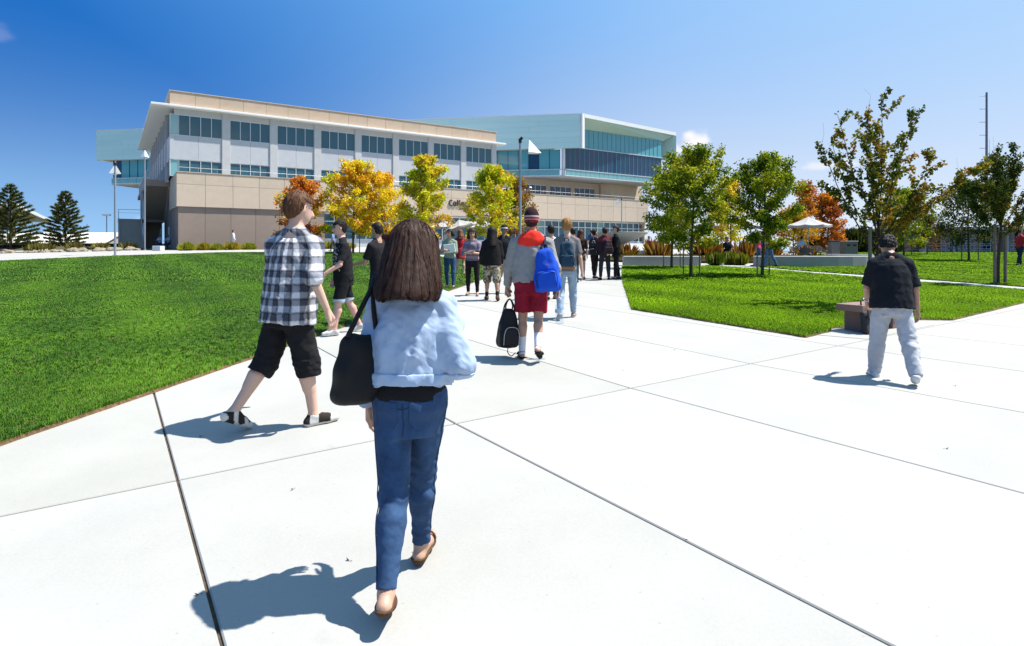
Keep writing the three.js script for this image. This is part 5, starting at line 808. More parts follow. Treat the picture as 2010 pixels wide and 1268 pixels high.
  if (D > 0 && cell > .007) { const b = .1 * hs, hg = sdfMesh((x, y, z) => headD(x, y, z) - .0008, [hc.x - b, hc.y - b, hc.z - b], [hc.x + b, hc.y + b, hc.z + b], .0055, faceC); gs.push(hg); }
  if (D > 1) hands.forEach((hnd) => { const [l, h] = boundsOf(hnd, .01); gs.push(sdfMesh((x, y, z) => { let q = 1e9; for (const c of hnd) q = smin(q, coneD(x, y, z, c), .005); return q; }, l, h, .0038, () => skin)); });
  const body = obj('body', gs.length > 1 ? merge(gs) : gs[0], SKINM, g);
  // --- clothes
  const fold = (x, y, z, amp, fx = 9, fy = 5) => (D ? amp * (N3(x * fx + H * 31, y * fy * (1 + .4 * N3(x * 3, y * 2, z * 3)), z * fx + o.x * 7) + .6 * N3(x * fx * 2.3 + y * 9 + 5, y * fy * 2.7 - x * 7, z * fx * 2.1) + .45 * Math.abs(N3(x * fx * 3 + y * 14, y * fy * 4 - z * 16, z * fx * 3))) : 0);
  const endCut = (x, y, z, a, b, t) => { const dx = b.x - a.x, dy = b.y - a.y, dz = b.z - a.z, l = Math.hypot(dx, dy, dz); return ((x - a.x) * dx + (y - a.y) * dy + (z - a.z) * dz) / l - t * l; };
  const sleeveD = (x, y, z, A, i, len, gr) => { let d = coneD(x, y, z, [...ua[i].slice(0, 6), ua[i][6] + gr, ua[i][7] + gr * 1.25]); if (len <= 1) return Math.max(d, endCut(x, y, z, A.sh, A.el, len)); d = smin(d, Math.max(coneD(x, y, z, [...fa[i].slice(0, 6), fa[i][6] + gr * 1.2, fa[i][7] + gr * .9]), endCut(x, y, z, A.el, A.wr, len - 1)), .02); return d; };
  const kc = (c) => (Array.isArray(c) || typeof c === 'function' ? arr(c) : null);
  let bottomD = null, topD = null; const tp = o.top; if (tp) {
    const gr = tp.grow ?? .012, am = tp.fold ?? .006, f = topD = (x, y, z) => { let d = torso(x, y, z, gr + (tp.flare ?? 0) * clamp(1 - (y - T0.y) / TL * 1.6), tp.hem ?? .12, tp.neck ?? .965, tp.loose ?? 0); { let q = 1e9; for (const c of trap) q = Math.min(q, coneD(x, y, z, c) - gr * .75); q = Math.max(q, .052 * H * (tp.open ?? .4) - Math.hypot(x - nb.x, z - nb.z)); d = smin(d, q, .03); } if (tp.sleeve > 0) for (let i = 0; i < 2; i++) d = smin(d, sleeveD(x, y, z, arms[i], i, tp.sleeve, tp.sg ?? gr), .025); if (tp.hood) { d = smin(d, coneD(x, y, z, neck) - .022, .03); } return d + fold(x, y, z, am); };
    const [l, h] = boundsOf([...ua, ...(tp.sleeve > 1 ? fa : []), cone(T0, nb, .14 * H * bw, .12 * H * bw)], .06), m = obj(tp.name ?? 'shirt', sdfMesh(f, l, h, tp.cell ?? cell, arr(tp.c)), VC, g); if (tp.label) m.userData.label = tp.label;
  }
  const bt = o.bottom; if (bt) {
    const gr = bt.grow ?? .01, f = bottomD = (x, y, z) => { let d = torso(x, y, z, gr * .7 + (bt.hipGrow ?? .004), -.12, bt.waist ?? .26), e = 1e9; for (let i = 0; i < 2; i++) { const L = legs[i]; let q = coneD(x, y, z, [...thg[i].slice(0, 6), thg[i][6] + gr * .6, thg[i][7] + gr * (bt.flare ?? 1.2)]); if (bt.len <= 1) q = Math.max(q, endCut(x, y, z, L.hip, L.knee, bt.len)); else q = smin(q, Math.max(coneD(x, y, z, [...shk[i].slice(0, 6), shk[i][6] + gr * (bt.flare ?? 1.2), shk[i][7] + gr * (bt.ankle ?? 1.1)]), endCut(x, y, z, L.knee, L.ank, bt.len - 1)), .02); if (bt.len > 1.4) q = smin(q, coneD(x, y, z, clf[i]) - gr * .8 - .003, .03); e = smin(e, q, .006); } d = smin(d, e, .025); let cr = 0; if (D && bt.crease) for (const L of legs) { const ky = Math.abs(y - L.knee.y) / .16, ay = Math.abs(y - L.ank.y - .05) / .1; const w_ = Math.max(0, 1 - ky) * .7 + Math.max(0, 1 - ay); if (w_ > 0 && Math.hypot(x - L.knee.x, z - L.knee.z) < .16) cr += bt.crease * w_ * Math.sin(y * 120 + x * 40 + 4 * N3(x * 14, y * 10, z * 14)); } return d + cr + fold(x, y, z, bt.fold ?? .005, 10, 7); };
    const [l, h] = boundsOf([...thg, ...(bt.len > 1 ? shk : []), cone(T0, pel, .14 * H * bw, .12 * H * bw)], .06); const m = obj(bt.name ?? 'trousers', sdfMesh(f, l, h, bt.cell ?? cell, arr(bt.c)), VC, g);
  }
  if (o.skirt) { const k = o.skirt, top = pel.clone().addScaledVector(u, .06 * H), bot = v3(pel.x, pel.y - k.len * H, pel.z), f = (x, y, z) => Math.max(coneD(x, y, z, cone(top, bot, .085 * H * bw, k.r * H)), bot.y - y, y - top.y - .02) + fold(x, y, z, .008, 14, 3); const [l, h] = boundsOf([cone(top, bot, .1 * H, k.r * H)], .05); obj('skirt', sdfMesh(f, l, h, cell, arr(k.c)), VC, g); }
  const shs = o.shoes ?? { c: [.03, .03, .03] }; if (!shs.none) legs.forEach((L, i) => { const cs = feet.slice(i * 4, i * 4 + 4), [l, h] = boundsOf(cs, .03), gy0 = Math.min(L.heel.y, L.toe.y); const f = (x, y, z) => { let d = 1e9; for (const c of shs.slide ? [cs[1], cs[2]] : cs) d = smin(d, coneD(x, y, z, c) - (shs.grow ?? .009), .015); if (shs.slide) { d = Math.max(d, y - L.heel.y + .0 - (shs.strap ? 1 : 0)); } else d = Math.max(d, y - L.ank.y - (shs.high ?? 0)); return d; }; const sole = shs.sole; obj('shoe', sdfMesh(f, l, h, Math.min(cell, .009 + (cell > .015 ? .006 : 0)), (x, y, z) => (sole && y < Math.min(L.heel.y, L.ball.y) - .004 * H + (z - L.heel.z) * 0 ? sole : arr(shs.c)(x, y, z))), VC, g); });
  if (o.socks) legs.forEach((L, i) => { const f = (x, y, z) => { let d = Math.max(coneD(x, y, z, shk[i]) - .005, -endCut(x, y, z, L.knee, L.ank, o.socks.from)); d = Math.min(d, coneD(x, y, z, feet[i * 4]) - .004); d = smin(d, coneD(x, y, z, feet[i * 4 + 3]) - .004, .01); d = smin(d, coneD(x, y, z, feet[i * 4 + 2]) - .004, .01); return d; }, [l, h] = boundsOf([cone(L.knee, L.ank, .05 * H, .04 * H), ...feet.slice(i * 4, i * 4 + 4)], .02); obj('sock', sdfMesh(f, l, h, Math.min(cell, .01), arr(o.socks.c)), VC, g); });
  // --- hair and hats
  const hr = o.hair; if (hr) {
    let strands = null; const c0 = hr.c, up_ = hr.puff ?? .01, strand = (p, a) => a * N3(Math.atan2(p.x, p.z) * 9, p.y * 4, p.x * 22), f = (x, y, z) => {
      const p = hl(x, y, z); let d = ell(p, 0, .016 * hs, .009 * hs, .0455 * hs + up_, .0565 * hs + up_, .056 * hs + up_); d = smin(d, ell(p, 0, -.02 * hs, .026 * hs, .037 * hs + up_ * .6, .036 * hs, .032 * hs + up_ * .5), .02 * hs);
      const keep = Math.max(p.y - (hr.line ?? .034) * hs, p.z - (.002 + (.034 - p.y / hs) * .22) * hs), floor_ = p.y + (.018 + smooth(.005, .04, p.z / hs) * .034) * hs; d = Math.max(d, -keep * .85, -floor_ * .9);
      if (hr.long) { const e = hr.long * H, w = hr.w ?? 1; let q = coneD(p.x, p.y, p.z * 1.15, [0, 0, .03 * hs, 0, -e, .062 * hs + (hr.back ?? .02) * H, .052 * hs * w, .055 * hs * w * (hr.taper ?? 1)]); for (const s of [-1, 1]) q = smin(q, coneD(p.x, p.y, p.z, [s * .036 * hs, .01 * hs, .01 * hs, s * .05 * hs * w, -e * .82, .03 * hs + (hr.back ?? .02) * H * .6, .024 * hs, .022 * hs * w]), .04 * hs); q = Math.max(q, -(p.y + e + .012 * H * N3(p.x * 40, 1, p.z * 30))); d = smin(d, q, .02 * hs); }
      return d + strand(p, D ? .006 : .004) + (D ? (hr.mess ?? .006) * N3(p.x * 34 + 7, p.y * 30, p.z * 34) : 0);
    };
    if (D > 1) { // loose strands combed over the hair
      const R = rng(Math.round(H * 1000) + 5), SP = [], SC = [], n = hr.long ? 2000 : 700, eps = .003; const grad = (q) => v3(f(q.x + eps, q.y, q.z) - f(q.x - eps, q.y, q.z), f(q.x, q.y + eps, q.z) - f(q.x, q.y - eps, q.z), f(q.x, q.y, q.z + eps) - f(q.x, q.y, q.z - eps)).normalize();
      for (let i = 0; i < n; i++) { const th = R() * 6.283, el = Math.asin(R() * .9 + .08), q = hc.clone().add(v3(Math.cos(th) * Math.cos(el), Math.sin(el), Math.sin(th) * Math.cos(el)).multiplyScalar(.08 * hs)); const pts = []; let ok = true; const steps = hr.long ? 9 + Math.floor(R() * 6) : 4, stp = hr.long ? hr.long * H / 8 : .016; let p = q.clone(); for (let k = 0; k < steps; k++) { for (let it = 0; it < 3; it++) { const dd = f(p.x, p.y, p.z); p.addScaledVector(grad(p), -(dd - .0025 - (k > steps - 3 ? .003 * R() : 0))); } if (Math.abs(f(p.x, p.y, p.z)) > .02) { ok = k > 3; break; } pts.push(p.clone()); const nrm = grad(p), dn = v3((R() - .5) * .3, -1, (R() - .5) * .3 + (hr.long ? .05 : .25)); dn.addScaledVector(nrm, -dn.dot(nrm)).normalize(); p.addScaledVector(dn, stp); } if (!ok || pts.length < 3) continue; const w = .0016 + R() * .0012, br = .6 + R() * 1.1; for (let k = 0; k < pts.length - 1; k++) { const nrm = grad(pts[k]), dr = pts[k + 1].clone().sub(pts[k]).normalize(), sd = v3().crossVectors(nrm, dr).multiplyScalar(w * (1 - k / pts.length * .6)), A = pts[k].clone().add(sd), B = pts[k].clone().sub(sd), C = pts[k + 1].clone().sub(sd), E_ = pts[k + 1].clone().add(sd); for (const z of [A, B, C, A, C, E_]) { SP.push(z.x, z.y, z.z); const t = hr.tip ?? c0; SC.push(t[0] * br, t[1] * br, t[2] * br); } } }
      const sg = new THREE.BufferGeometry(); sg.setAttribute('position', new THREE.Float32BufferAttribute(SP, 3)); sg.setAttribute('color', new THREE.Float32BufferAttribute(SC, 3)); sg.computeVertexNormals(); strands = sg; }
    const e = (hr.long ?? .04) * H + .06 * H, b = .1 * hs + (hr.long ? .04 * H : 0) + (hr.w ?? 1) * .03; obj('hair', sdfMesh(f, [hc.x - b, hc.y - e - .05, hc.z - b - .02], [hc.x + b, hc.y + .1 * hs, hc.z + b + (hr.long ? .1 * H : .02)], Math.min(cell, D ? .008 : .02), (x, y, z) => { const p = hl(x, y, z), n = .75 + .6 * Math.abs(N3(Math.atan2(p.x, p.z) * 14, p.y * 5, 3)); const t = hr.tip && p.y < -.05 * hs ? hr.tip : c0; return [t[0] * n, t[1] * n, t[2] * n]; }), HAIRM, g);
    if (strands) obj('hair_strands', strands, HAIRM, g).userData.kind = 'stuff';
  }
  if (o.hat) { const k = o.hat, f = (x, y, z) => { const p = hl(x, y, z); let d = ell(p, 0, .018 * hs, .008 * hs, .0455 * hs + .014, .058 * hs + (k.tall ?? .012), .056 * hs + .014); d = Math.max(d, -(p.y - (k.low ?? .012) * hs)); if (k.brim) { const dx = Math.hypot(p.x / 1.0, (p.z + .055 * hs) / 1.0) - .048 * hs, br = Math.max(Math.abs(p.y - .018 * hs + (p.z + .05 * hs) * .12) - .004, dx); d = Math.min(d, Math.max(br, p.z + .01)); } return d; }, b = .13 * hs; const m = obj(k.name ?? 'hat', sdfMesh(f, [hc.x - b, hc.y - .05, hc.z - b], [hc.x + b, hc.y + .12 * hs, hc.z + b], Math.min(cell, .009), (x, y, z) => arr(k.c)(hl(x, y, z).multiplyScalar(1 / hs))), VC, g); }
  for (const e of o.extras ?? []) e(g, { bottomD, topD, arms, legs, nb, pel, hc, u, fwd, rt, H, cell, T0, TL, hl, torso, D });
  return shade(g);
}
// a stitched seam laid on a garment's surface through rough points
function seam(f, pts, g, c, r = .0022) {
  const e = .002, out = pts.map(([x, y, z]) => { const p = v3(x, y, z); for (let i = 0; i < 8; i++) { const d = f(p.x, p.y, p.z), n = v3(f(p.x + e, p.y, p.z) - f(p.x - e, p.y, p.z), f(p.x, p.y + e, p.z) - f(p.x, p.y - e, p.z), f(p.x, p.y, p.z + e) - f(p.x, p.y, p.z - e)).normalize(); p.addScaledVector(n, -(d - .0008) * .9); } return p; });
  obj('seam', new THREE.TubeGeometry(new THREE.CatmullRomCurve3(out), out.length * 4, r, 5), cloth(...c), g);
}
const pathTo = (a, b, n = 8) => Array.from({ length: n + 1 }, (_, i) => a.map((v, k) => lerp(v, b[k], i / n)));
// bags are modelled on their own and stay things of their own
function bagBox(w, h, dp, taper = .12, round = .05, cell = .01, dent = .006) { // soft rounded sack standing on y = 0
  return sdfMesh((x, y, z) => { const t = y / h, k = 1 - taper * Math.max(0, t) * t, qx = Math.abs(x) - (w / 2 * k - round), qy = Math.abs(y - h / 2) - (h / 2 - round), qz = Math.abs(z) - (dp / 2 * (1 - taper * 1.6 * t * t) - round), a = Math.max(qx, 0), b = Math.max(qy, 0), c = Math.max(qz, 0); return Math.sqrt(a * a + b * b + c * c) + Math.min(Math.max(qx, qy, qz), 0) - round + dent * N3(x * 9 + w * 50, y * 8, z * 9); }, [-w / 2 - .03, -.03, -dp / 2 - .03], [w / 2 + .03, h + .03, dp / 2 + .03], cell);
}
function backpack(label, pos, turn, tilt, col, dark, w = .31, h = .47, dp = .2, cell = .012, logo) {
  const g = thing('backpack', label, 'backpack', pos, turn); g.rotation.order = 'YXZ'; g.rotation.z = tilt;
  obj('body', bagBox(w, h, dp, .42, .06, cell, .024), cloth(...col, .7), g);
  obj('pocket', bagBox(w * .8, h * .42, .09, .15, .035, cell, .008).translate(0, .03, dp / 2), cloth(...col, .7), g);
  obj('zip', tube([[-w * .36, h * .12, dp / 2 + .04], [-w * .37, h * .4, dp / 2 + .035], [0, h * .47, dp / 2 + .04], [w * .37, h * .4, dp / 2 + .035], [w * .36, h * .12, dp / 2 + .04]], .005, 30, 5), cloth(...dark, .6), g);
  obj('handle', tube([[-.04, h - .02, -.03], [-.03, h + .04, -.03], [.03, h + .04, -.03], [.04, h - .02, -.03]], .009, 16, 6), cloth(...dark, .8), g);
  if (logo) obj('patch', cbx(-.035, .035, h * .56, h * .62, dp / 2 * .83, dp / 2 * .83 + .008, .003).rotateX(-.05), cloth(...logo, .8), g);
  return g;
}
const gnd = (x, d) => gy(x, d);
const BLACK = [.014, .014, .016], NAVY = [.016, .022, .04], JEAN = [.035, .075, .16], DENIM = [.22, .30, .38], KHAKI = [.34, .26, .17], WHITE = [.72, .72, .73], GREY = [.30, .30, .31];
const jean = (base, amt = .25) => (x, y, z) => { const n = 1 + amt * (N3(x * 14, y * 9, z * 14) + .5 * N3(x * 60, y * 60, z * 60)); return base.map((v) => v * n); };
{ // woman in the pale blue jacket, walking away
  const x = -.46, d = 2.7;
  figure({ label: 'person with long dark hair in a pale blue jacket and jeans striding away', x, d, turn: -4, h: 1.61, fem: 1, bw: .92, thigh: 1.04, hipW: .82, detail: 2, cell: .008, skin: 'olive', lean: 4, nod: 4, twist: -4,
    legL: { f: -16, k: 12, o: -4.5, toe: 16 }, legR: { f: 18, k: 7, o: -7, toe: -6 }, armL: { f: -6, o: 12, e: 30, o2: 6 }, armR: { f: -14, o: 20, e: 98, o2: -34 },
    hair: { c: [.016, .008, .006], puff: .014, long: .15, w: 1.3, back: .028, taper: 1.0, mess: .003, tip: [.03, .013, .008] },
    top: { name: 'jacket', c: (X, Y, Z) => { const n = 1 + .12 * N3(X * 9, Y * 9, Z * 9); return [.38 * n, .48 * n, .64 * n]; }, grow: .026, sg: .022, sleeve: 1.93, hem: .275, loose: 1.2, fold: .014, neck: .95, cell: .006 },
    bottom: { name: 'jeans', c: jean(JEAN, .35), len: 1.96, grow: .012, hipGrow: .008, flare: 1, ankle: .8, waist: .24, fold: .004, crease: .0035, cell: .006 }, shoes: { c: [.10, .055, .03], slide: true, grow: .012 },
    extras: [(g, s) => { for (const q of [-1, 1]) { const c = s.pel, px = q * .075, py = c.y - .035, f = (X, Y, Z) => Math.max(s.bottomD(X, Y, Z) - .0035, -(s.bottomD(X, Y, Z) + .004), Math.abs(X - px) - .05 + Math.max(0, py - Y - .02) * .5, Math.abs(Y - py) - .06, -(Z - c.z)); obj('back_pocket', sdfMesh(f, [px - .08, py - .09, c.z], [px + .08, py + .09, c.z + .25], .004), cloth(.03, .066, .145), g); }
      { const f = (X, Y, Z) => Math.max(s.topD(X, Y, Z) - .004, -(s.topD(X, Y, Z) + .01), Math.abs(((X - s.T0.x) * s.u.x + (Y - s.T0.y) * s.u.y + (Z - s.T0.z) * s.u.z) / s.TL - .325) - .045); obj('hem_band', sdfMesh(f, [-.3, s.T0.y + .1, -.3], [.3, s.T0.y + .32, .3], .007), cloth(.36, .46, .62), g); }
      { const c = s.pel, y = c.y, b = s.bottomD, t = s.topD, n = s.nb, z = .2, th = [.02, .045, .1], tj = [.27, .35, .5];
        seam(b, pathTo([0, y + .03, z], [0, y - .12, z]), g, th); for (const q of [-1, 1]) { seam(b, pathTo([0, y + .002, z], [q * .14, y + .03, z * .6], 8), g, th); const L = s.legs[q < 0 ? 0 : 1]; seam(b, pathTo([q * .2, y, .03], [L.knee.x + q * .08, L.knee.y, L.knee.z + .03], 8).concat(pathTo([L.knee.x + q * .08, L.knee.y - .04, L.knee.z + .03], [L.ank.x + q * .06, L.ank.y + .06, L.ank.z + .02], 6)), g, th, .0026); } }
      obj('undershirt', sdfMesh((X, Y, Z) => s.torso(X, Y, Z, .019, .16, .34, 1.0), [-.25, s.T0.y - .02, -.25], [.25, s.T0.y + .35, .25], .01), cloth(.012, .011, .011), g);
      for (const L of s.legs) { const a = L.ball.clone(); obj('sandal_strap', new THREE.TorusGeometry(.034, .006, 6, 20).rotateY(0).translate(a.x, a.y + .012, a.z + .01), cloth(.08, .05, .03, .6), g); } }] });
  const bag = thing('shoulder_bag', 'slouchy black shoulder bag at the left hip of the blue jacketed walker', 'bag', [x - .215, gnd(x, d) + .84, -d + .05], .7);
  obj('body', bagBox(.26, .32, .14, .34, .06, .009, .025), cloth(.012, .012, .013, .6), bag); for (const s of [-1, 1]) obj('strap', tube([[s * .07, .3, .02], [s * .03 + .03, .42, .01], [.08, .53, -.03], [.1, .56, -.06]], .011, 24, 6), cloth(.014, .013, .013, .6), bag);
}
{ // plaid shirt
  const tart = (X, Y, Z) => { const a = Math.atan2(X, Z + .001) * .16 + X * .3, s = (v, f) => Math.sin(v * f), u1 = s(a, 62) > 0 ? 1 : 0, v1 = s(Y, 56) > 0 ? 1 : 0, u2 = Math.abs(s(a, 31)) > .97 ? 1 : 0, v2_ = Math.abs(s(Y, 28)) > .975 ? 1 : 0; let k = [.66, .66, .69]; const m = u1 + v1; if (m === 1) k = [.26, .27, .31]; if (m === 2) k = [.06, .065, .085]; if (u2 || v2_) k = k.map((q) => q * .45); return k; };
  figure({ label: 'tall person in a grey white plaid shirt and long black shorts striding beside the lawn', x: -1.84, d: 4.92, turn: -44, h: 1.9, bw: 1.06, detail: 2, cell: .011, skin: 'fair', lean: 5, nod: 6, twist: 26, look: -4, legL: { f: -17, k: 18, o: 3, toe: 20 }, legR: { f: 12, k: 5, o: 2, toe: -2 }, armL: { f: 24, o: 14, e: 40, o2: 4 }, armR: { f: -34, o: 20, e: 52, o2: 14 },
    hair: { c: [.10, .045, .022], puff: .016 }, top: { name: 'plaid_shirt', c: tart, grow: .03, sg: .03, sleeve: 1.12, hem: -.06, loose: 1.16, flare: .03, fold: .014, cell: .009 }, bottom: { name: 'shorts', c: BLACK, len: 1.24, grow: .034, flare: 1.3, fold: .012, crease: .005 }, shoes: { c: (X, Y, Z) => (N3(X * 11, 2, Z * 11) > .05 ? [.62, .60, .57] : [.03, .025, .022]), sole: [.6, .58, .55], high: .012 } });
}
// black tee facing the camera's left
figure({ label: 'person in black graphic tee and black shorts walking beside the wide lawn', x: -2.66, d: 9.4, turn: 118, h: 1.76, bw: 1.05, detail: 2, cell: .013, skin: 'pink', lean: 3, nod: 6, look: -8, legL: { f: 14, k: 6 }, legR: { f: -15, k: 10, toe: 10 }, armL: { f: 16, o: 12, e: 42, o2: -8 }, armR: { f: -10, o: 14, e: 34, o2: -4 }, hair: { c: [.02, .014, .012], puff: .006 },
  top: { name: 'tee_shirt', c: (X, Y, Z) => { if (Z < -.05 && Math.abs(X) < .15 && Y > .98 && Y < 1.4) { const b = N3(X * 16 + 3, Y * 34 - X * 14, 1); if (b > .28) return [.55, .52, .5]; if (b > .17) return [.35, .05, .05]; if (b < -.3) return [.12, .24, .22]; } return BLACK; }, grow: .02, sg: .02, sleeve: .82, hem: .03, loose: 1.06, cell: .01, fold: .01 }, bottom: { name: 'shorts', c: (X, Y, Z) => (Y < .56 ? [.42, .5, .6] : [.012, .012, .014]), len: .96, grow: .03 }, shoes: { c: [.5, .5, .5], sole: [.7, .7, .7] } });
figure({ label: 'person in dark clothes behind the blue jacketed walker, forearm reaching out', x: -2.28, d: 10.3, turn: 60, h: 1.74, detail: 1, cell: .016, skin: 'tan', lean: 6, legL: { f: 12 }, legR: { f: -12, k: 8 }, armL: { f: 20, e: 60 }, armR: { f: 22, o: 20, e: 60 }, hair: { c: [.02, .014, .012], puff: .01 }, top: { c: [.018, .017, .02], grow: .02, sleeve: .8, hem: .0, loose: 1.05 }, bottom: { c: [.02, .022, .03], len: 1.95, grow: .02 } });
{ // grey sweatshirt with the red hood
  const x = .25, d = 7.62, y0 = gnd(x, d);
  figure({ label: 'person in a grey sweatshirt with red hood and red shorts walking away', x, d, turn: -3, h: 1.84, bw: 1.16, detail: 2, cell: .011, skin: 'tan', lean: 3, nod: 0, legL: { f: -3, k: 3, o: 2 }, legR: { f: -13, k: 26, o: -1, toe: 18 }, armL: { f: 3, o: 14, e: 8, o2: 7, grip: 1 }, armR: { f: -2, o: 15, e: 10, o2: 9, grip: 1 },
    hair: { c: [.02, .014, .012], puff: .002 }, hat: { name: 'beanie', low: -.022, tall: .03, c: (p) => { const y = p.y; return y > .028 ? [.028, .012, .014] : y > .02 ? [.5, .42, .42] : y > .004 ? [.33, .03, .045] : y > -.002 ? [.45, .35, .35] : [.30, .028, .04]; } },
    top: { name: 'sweatshirt', c: (X, Y, Z) => { const n = 1 + .1 * N3(X * 30, Y * 30, Z * 30); return [.30 * n, .295 * n, .29 * n]; }, grow: .03, sg: .026, sleeve: 1.94, hem: .12, loose: 1.15, fold: .013, neck: .97 }, bottom: { name: 'shorts', c: (X, Y, Z) => { const n = 1 + .12 * N3(X * 16, Y * 5, Z * 16); return [.26 * n, .012 * n, .03 * n]; }, len: .86, grow: .045, hipGrow: .012, flare: 1.1, fold: .012 }, socks: { c: [.74, .74, .76], from: .52 }, shoes: { c: [.02, .018, .018], slide: true, grow: .008 },
    extras: [(g, s) => { const n = s.nb, f = (X, Y, Z) => { const px = X - n.x, py = Y - n.y + .01, pz = Z - n.z; let q = Math.hypot(Math.hypot(px * .8, pz - .01) - .09, py - .02 + Math.max(0, pz) * .3) - .036; const yy = (py + .07) / .12, wv = .17 * (1 - clamp(-yy) * .75), bk = Math.hypot(px / wv, (py + .05) / .16, (pz - .09) / .075) - 1; q = smin(q, bk * .07, .04); return q + .006 * N3(X * 16, Y * 14, Z * 16); }; obj('hood', sdfMesh(f, [-.28, n.y - .3, -.22], [.28, n.y + .14, .28], .009), cloth(.78, .035, .02, .85), g);
      for (const L of s.legs) { const a = L.ball; obj('slide_strap', new THREE.TorusGeometry(.046, .013, 6, 22, Math.PI).scale(1, .8, 2.2).translate(a.x, a.y + .004, a.z + .01), cloth(.018, .017, .017, .6), g); } }] });
  backpack('bright blue backpack slung on the right shoulder of the red hooded walker', [x + .21, y0 + .86, -d + .21], -.12, .12, [.008, .07, .5], [.012, .02, .06], .33, .54, .22, .009, [.35, .1, .08]);
  { const st = thing('backpack_strap', 'dark strap of the blue backpack over the grey shoulder', 'strap', [x, y0, -d]); obj('webbing', [tube([[.17, 1.37, .2], [.16, 1.46, .12], [.165, 1.54, .02], [.17, 1.5, -.1], [.2, 1.3, -.16]], .02, 30, 8)], cloth(.014, .016, .03, .8), st); st.removeFromParent(); scene.children.find((c) => c.userData.label?.startsWith('bright blue backpack')).attach(st.children[0]); }
  const duf = thing('duffel_bag', 'black sports bag with grey piping hanging from the walker\'s left hand', 'bag', [x - .315, y0 + .13, -d + .02], .35);
  duf.rotation.z = -.06; obj('body', bagBox(.26, .5, .24, .36, .06, .01, .014), cloth(.013, .013, .014, .55), duf); obj('pocket', bagBox(.2, .24, .07, .18, .03, .009, .006).translate(-.0, .03, .12), cloth(.016, .016, .017, .5), duf);
  obj('piping', tube([[-.1, .05, .155], [-.095, .2, .16], [-.06, .265, .155], [.06, .265, .155], [.095, .2, .16], [.1, .05, .155]], .005, 30, 5), cloth(.4, .4, .4, .6), duf);
  for (const s of [-1, 1]) obj('handle', tube([[-.06, .44, s * .05], [-.05, .55, s * .02], [0, .62, 0], [.05, .55, s * .02], [.06, .44, s * .05]], .01, 20, 6), cloth(.02, .02, .02, .7), duf);
  obj('strap', tube([[-.02, .02, .1], [-.03, -.04, .12], [.03, -.09, .1], [.09, -.05, .08]], .006, 16, 5), cloth(.015, .015, .015, .7), duf);
  const jug = thing('water_jug', 'clear plastic water jug with blue label in the walker\'s right hand', 'bottle', [x + .355, y0 + .44, -d + .04], 0);
  const jp = [[0, 0], [.052, 0], [.058, .012], [.058, .08], [.055, .1], [.058, .12], [.057, .2], [.045, .25], [.02, .29], [.019, .31]].map(([a, b]) => new THREE.Vector2(a, b)); obj('bottle', new THREE.LatheGeometry(jp, 28), new THREE.MeshPhysicalMaterial({ color: lin(.9, .95, 1), transmission: .95, roughness: .06, thickness: 0, ior: 1.45, side: THREE.DoubleSide }), jug); obj('label', new THREE.CylinderGeometry(.0588, .0588, .045, 28, 1, true).translate(0, .16, 0), cloth(.50, .60, .72, .5), jug); obj('cap', new THREE.CylinderGeometry(.021, .021, .022, 16).translate(0, .318, 0), cloth(.6, .62, .66, .5), jug); obj('handle', tube([[.0, .32, 0], [-.01, .36, 0], [.0, .385, 0]], .006, 10, 5), cloth(.6, .62, .66, .5), jug);
}
{ // fair haired walker with the navy backpack
  const x = 1.02, d = 11.1, y0 = gnd(x, d);
  figure({ label: 'fair haired person in a grey tee and light jeans walking away', x, d, turn: -4, h: 1.82, detail: 2, cell: .014, skin: 'fair', lean: 3, legL: { f: -14, k: 12, toe: 10 }, legR: { f: 13, k: 5 }, armL: { f: 10, o: 8, e: 20 }, armR: { f: -8, o: 12, e: 10, o2: 8 }, hair: { c: [.30, .16, .06], puff: .02 }, top: { name: 'tee_shirt', c: [.17, .165, .17], grow: .02, sg: .022, sleeve: .8, hem: .02, loose: 1.05 }, bottom: { name: 'jeans', c: jean([.30, .40, .50], .15), len: 1.97, grow: .016, crease: .006 }, shoes: { c: [.32, .28, .24], sole: [.6, .6, .6] } });
  backpack('dark teal blue backpack worn on both shoulders of the fair haired walker', [x - .02, y0 + .94, -d + .21], 0, 0, [.016, .045, .075], [.01, .014, .02], .32, .5, .2, .012);
  scene.children[scene.children.length - 1].add((() => { const m = new THREE.Mesh(bagBox(.3, .06, .22, 0, .025, .012, .004).translate(0, -.01, 0), cloth(.22, .12, .07, .7)); m.name = 'leather_base'; return m; })());
}
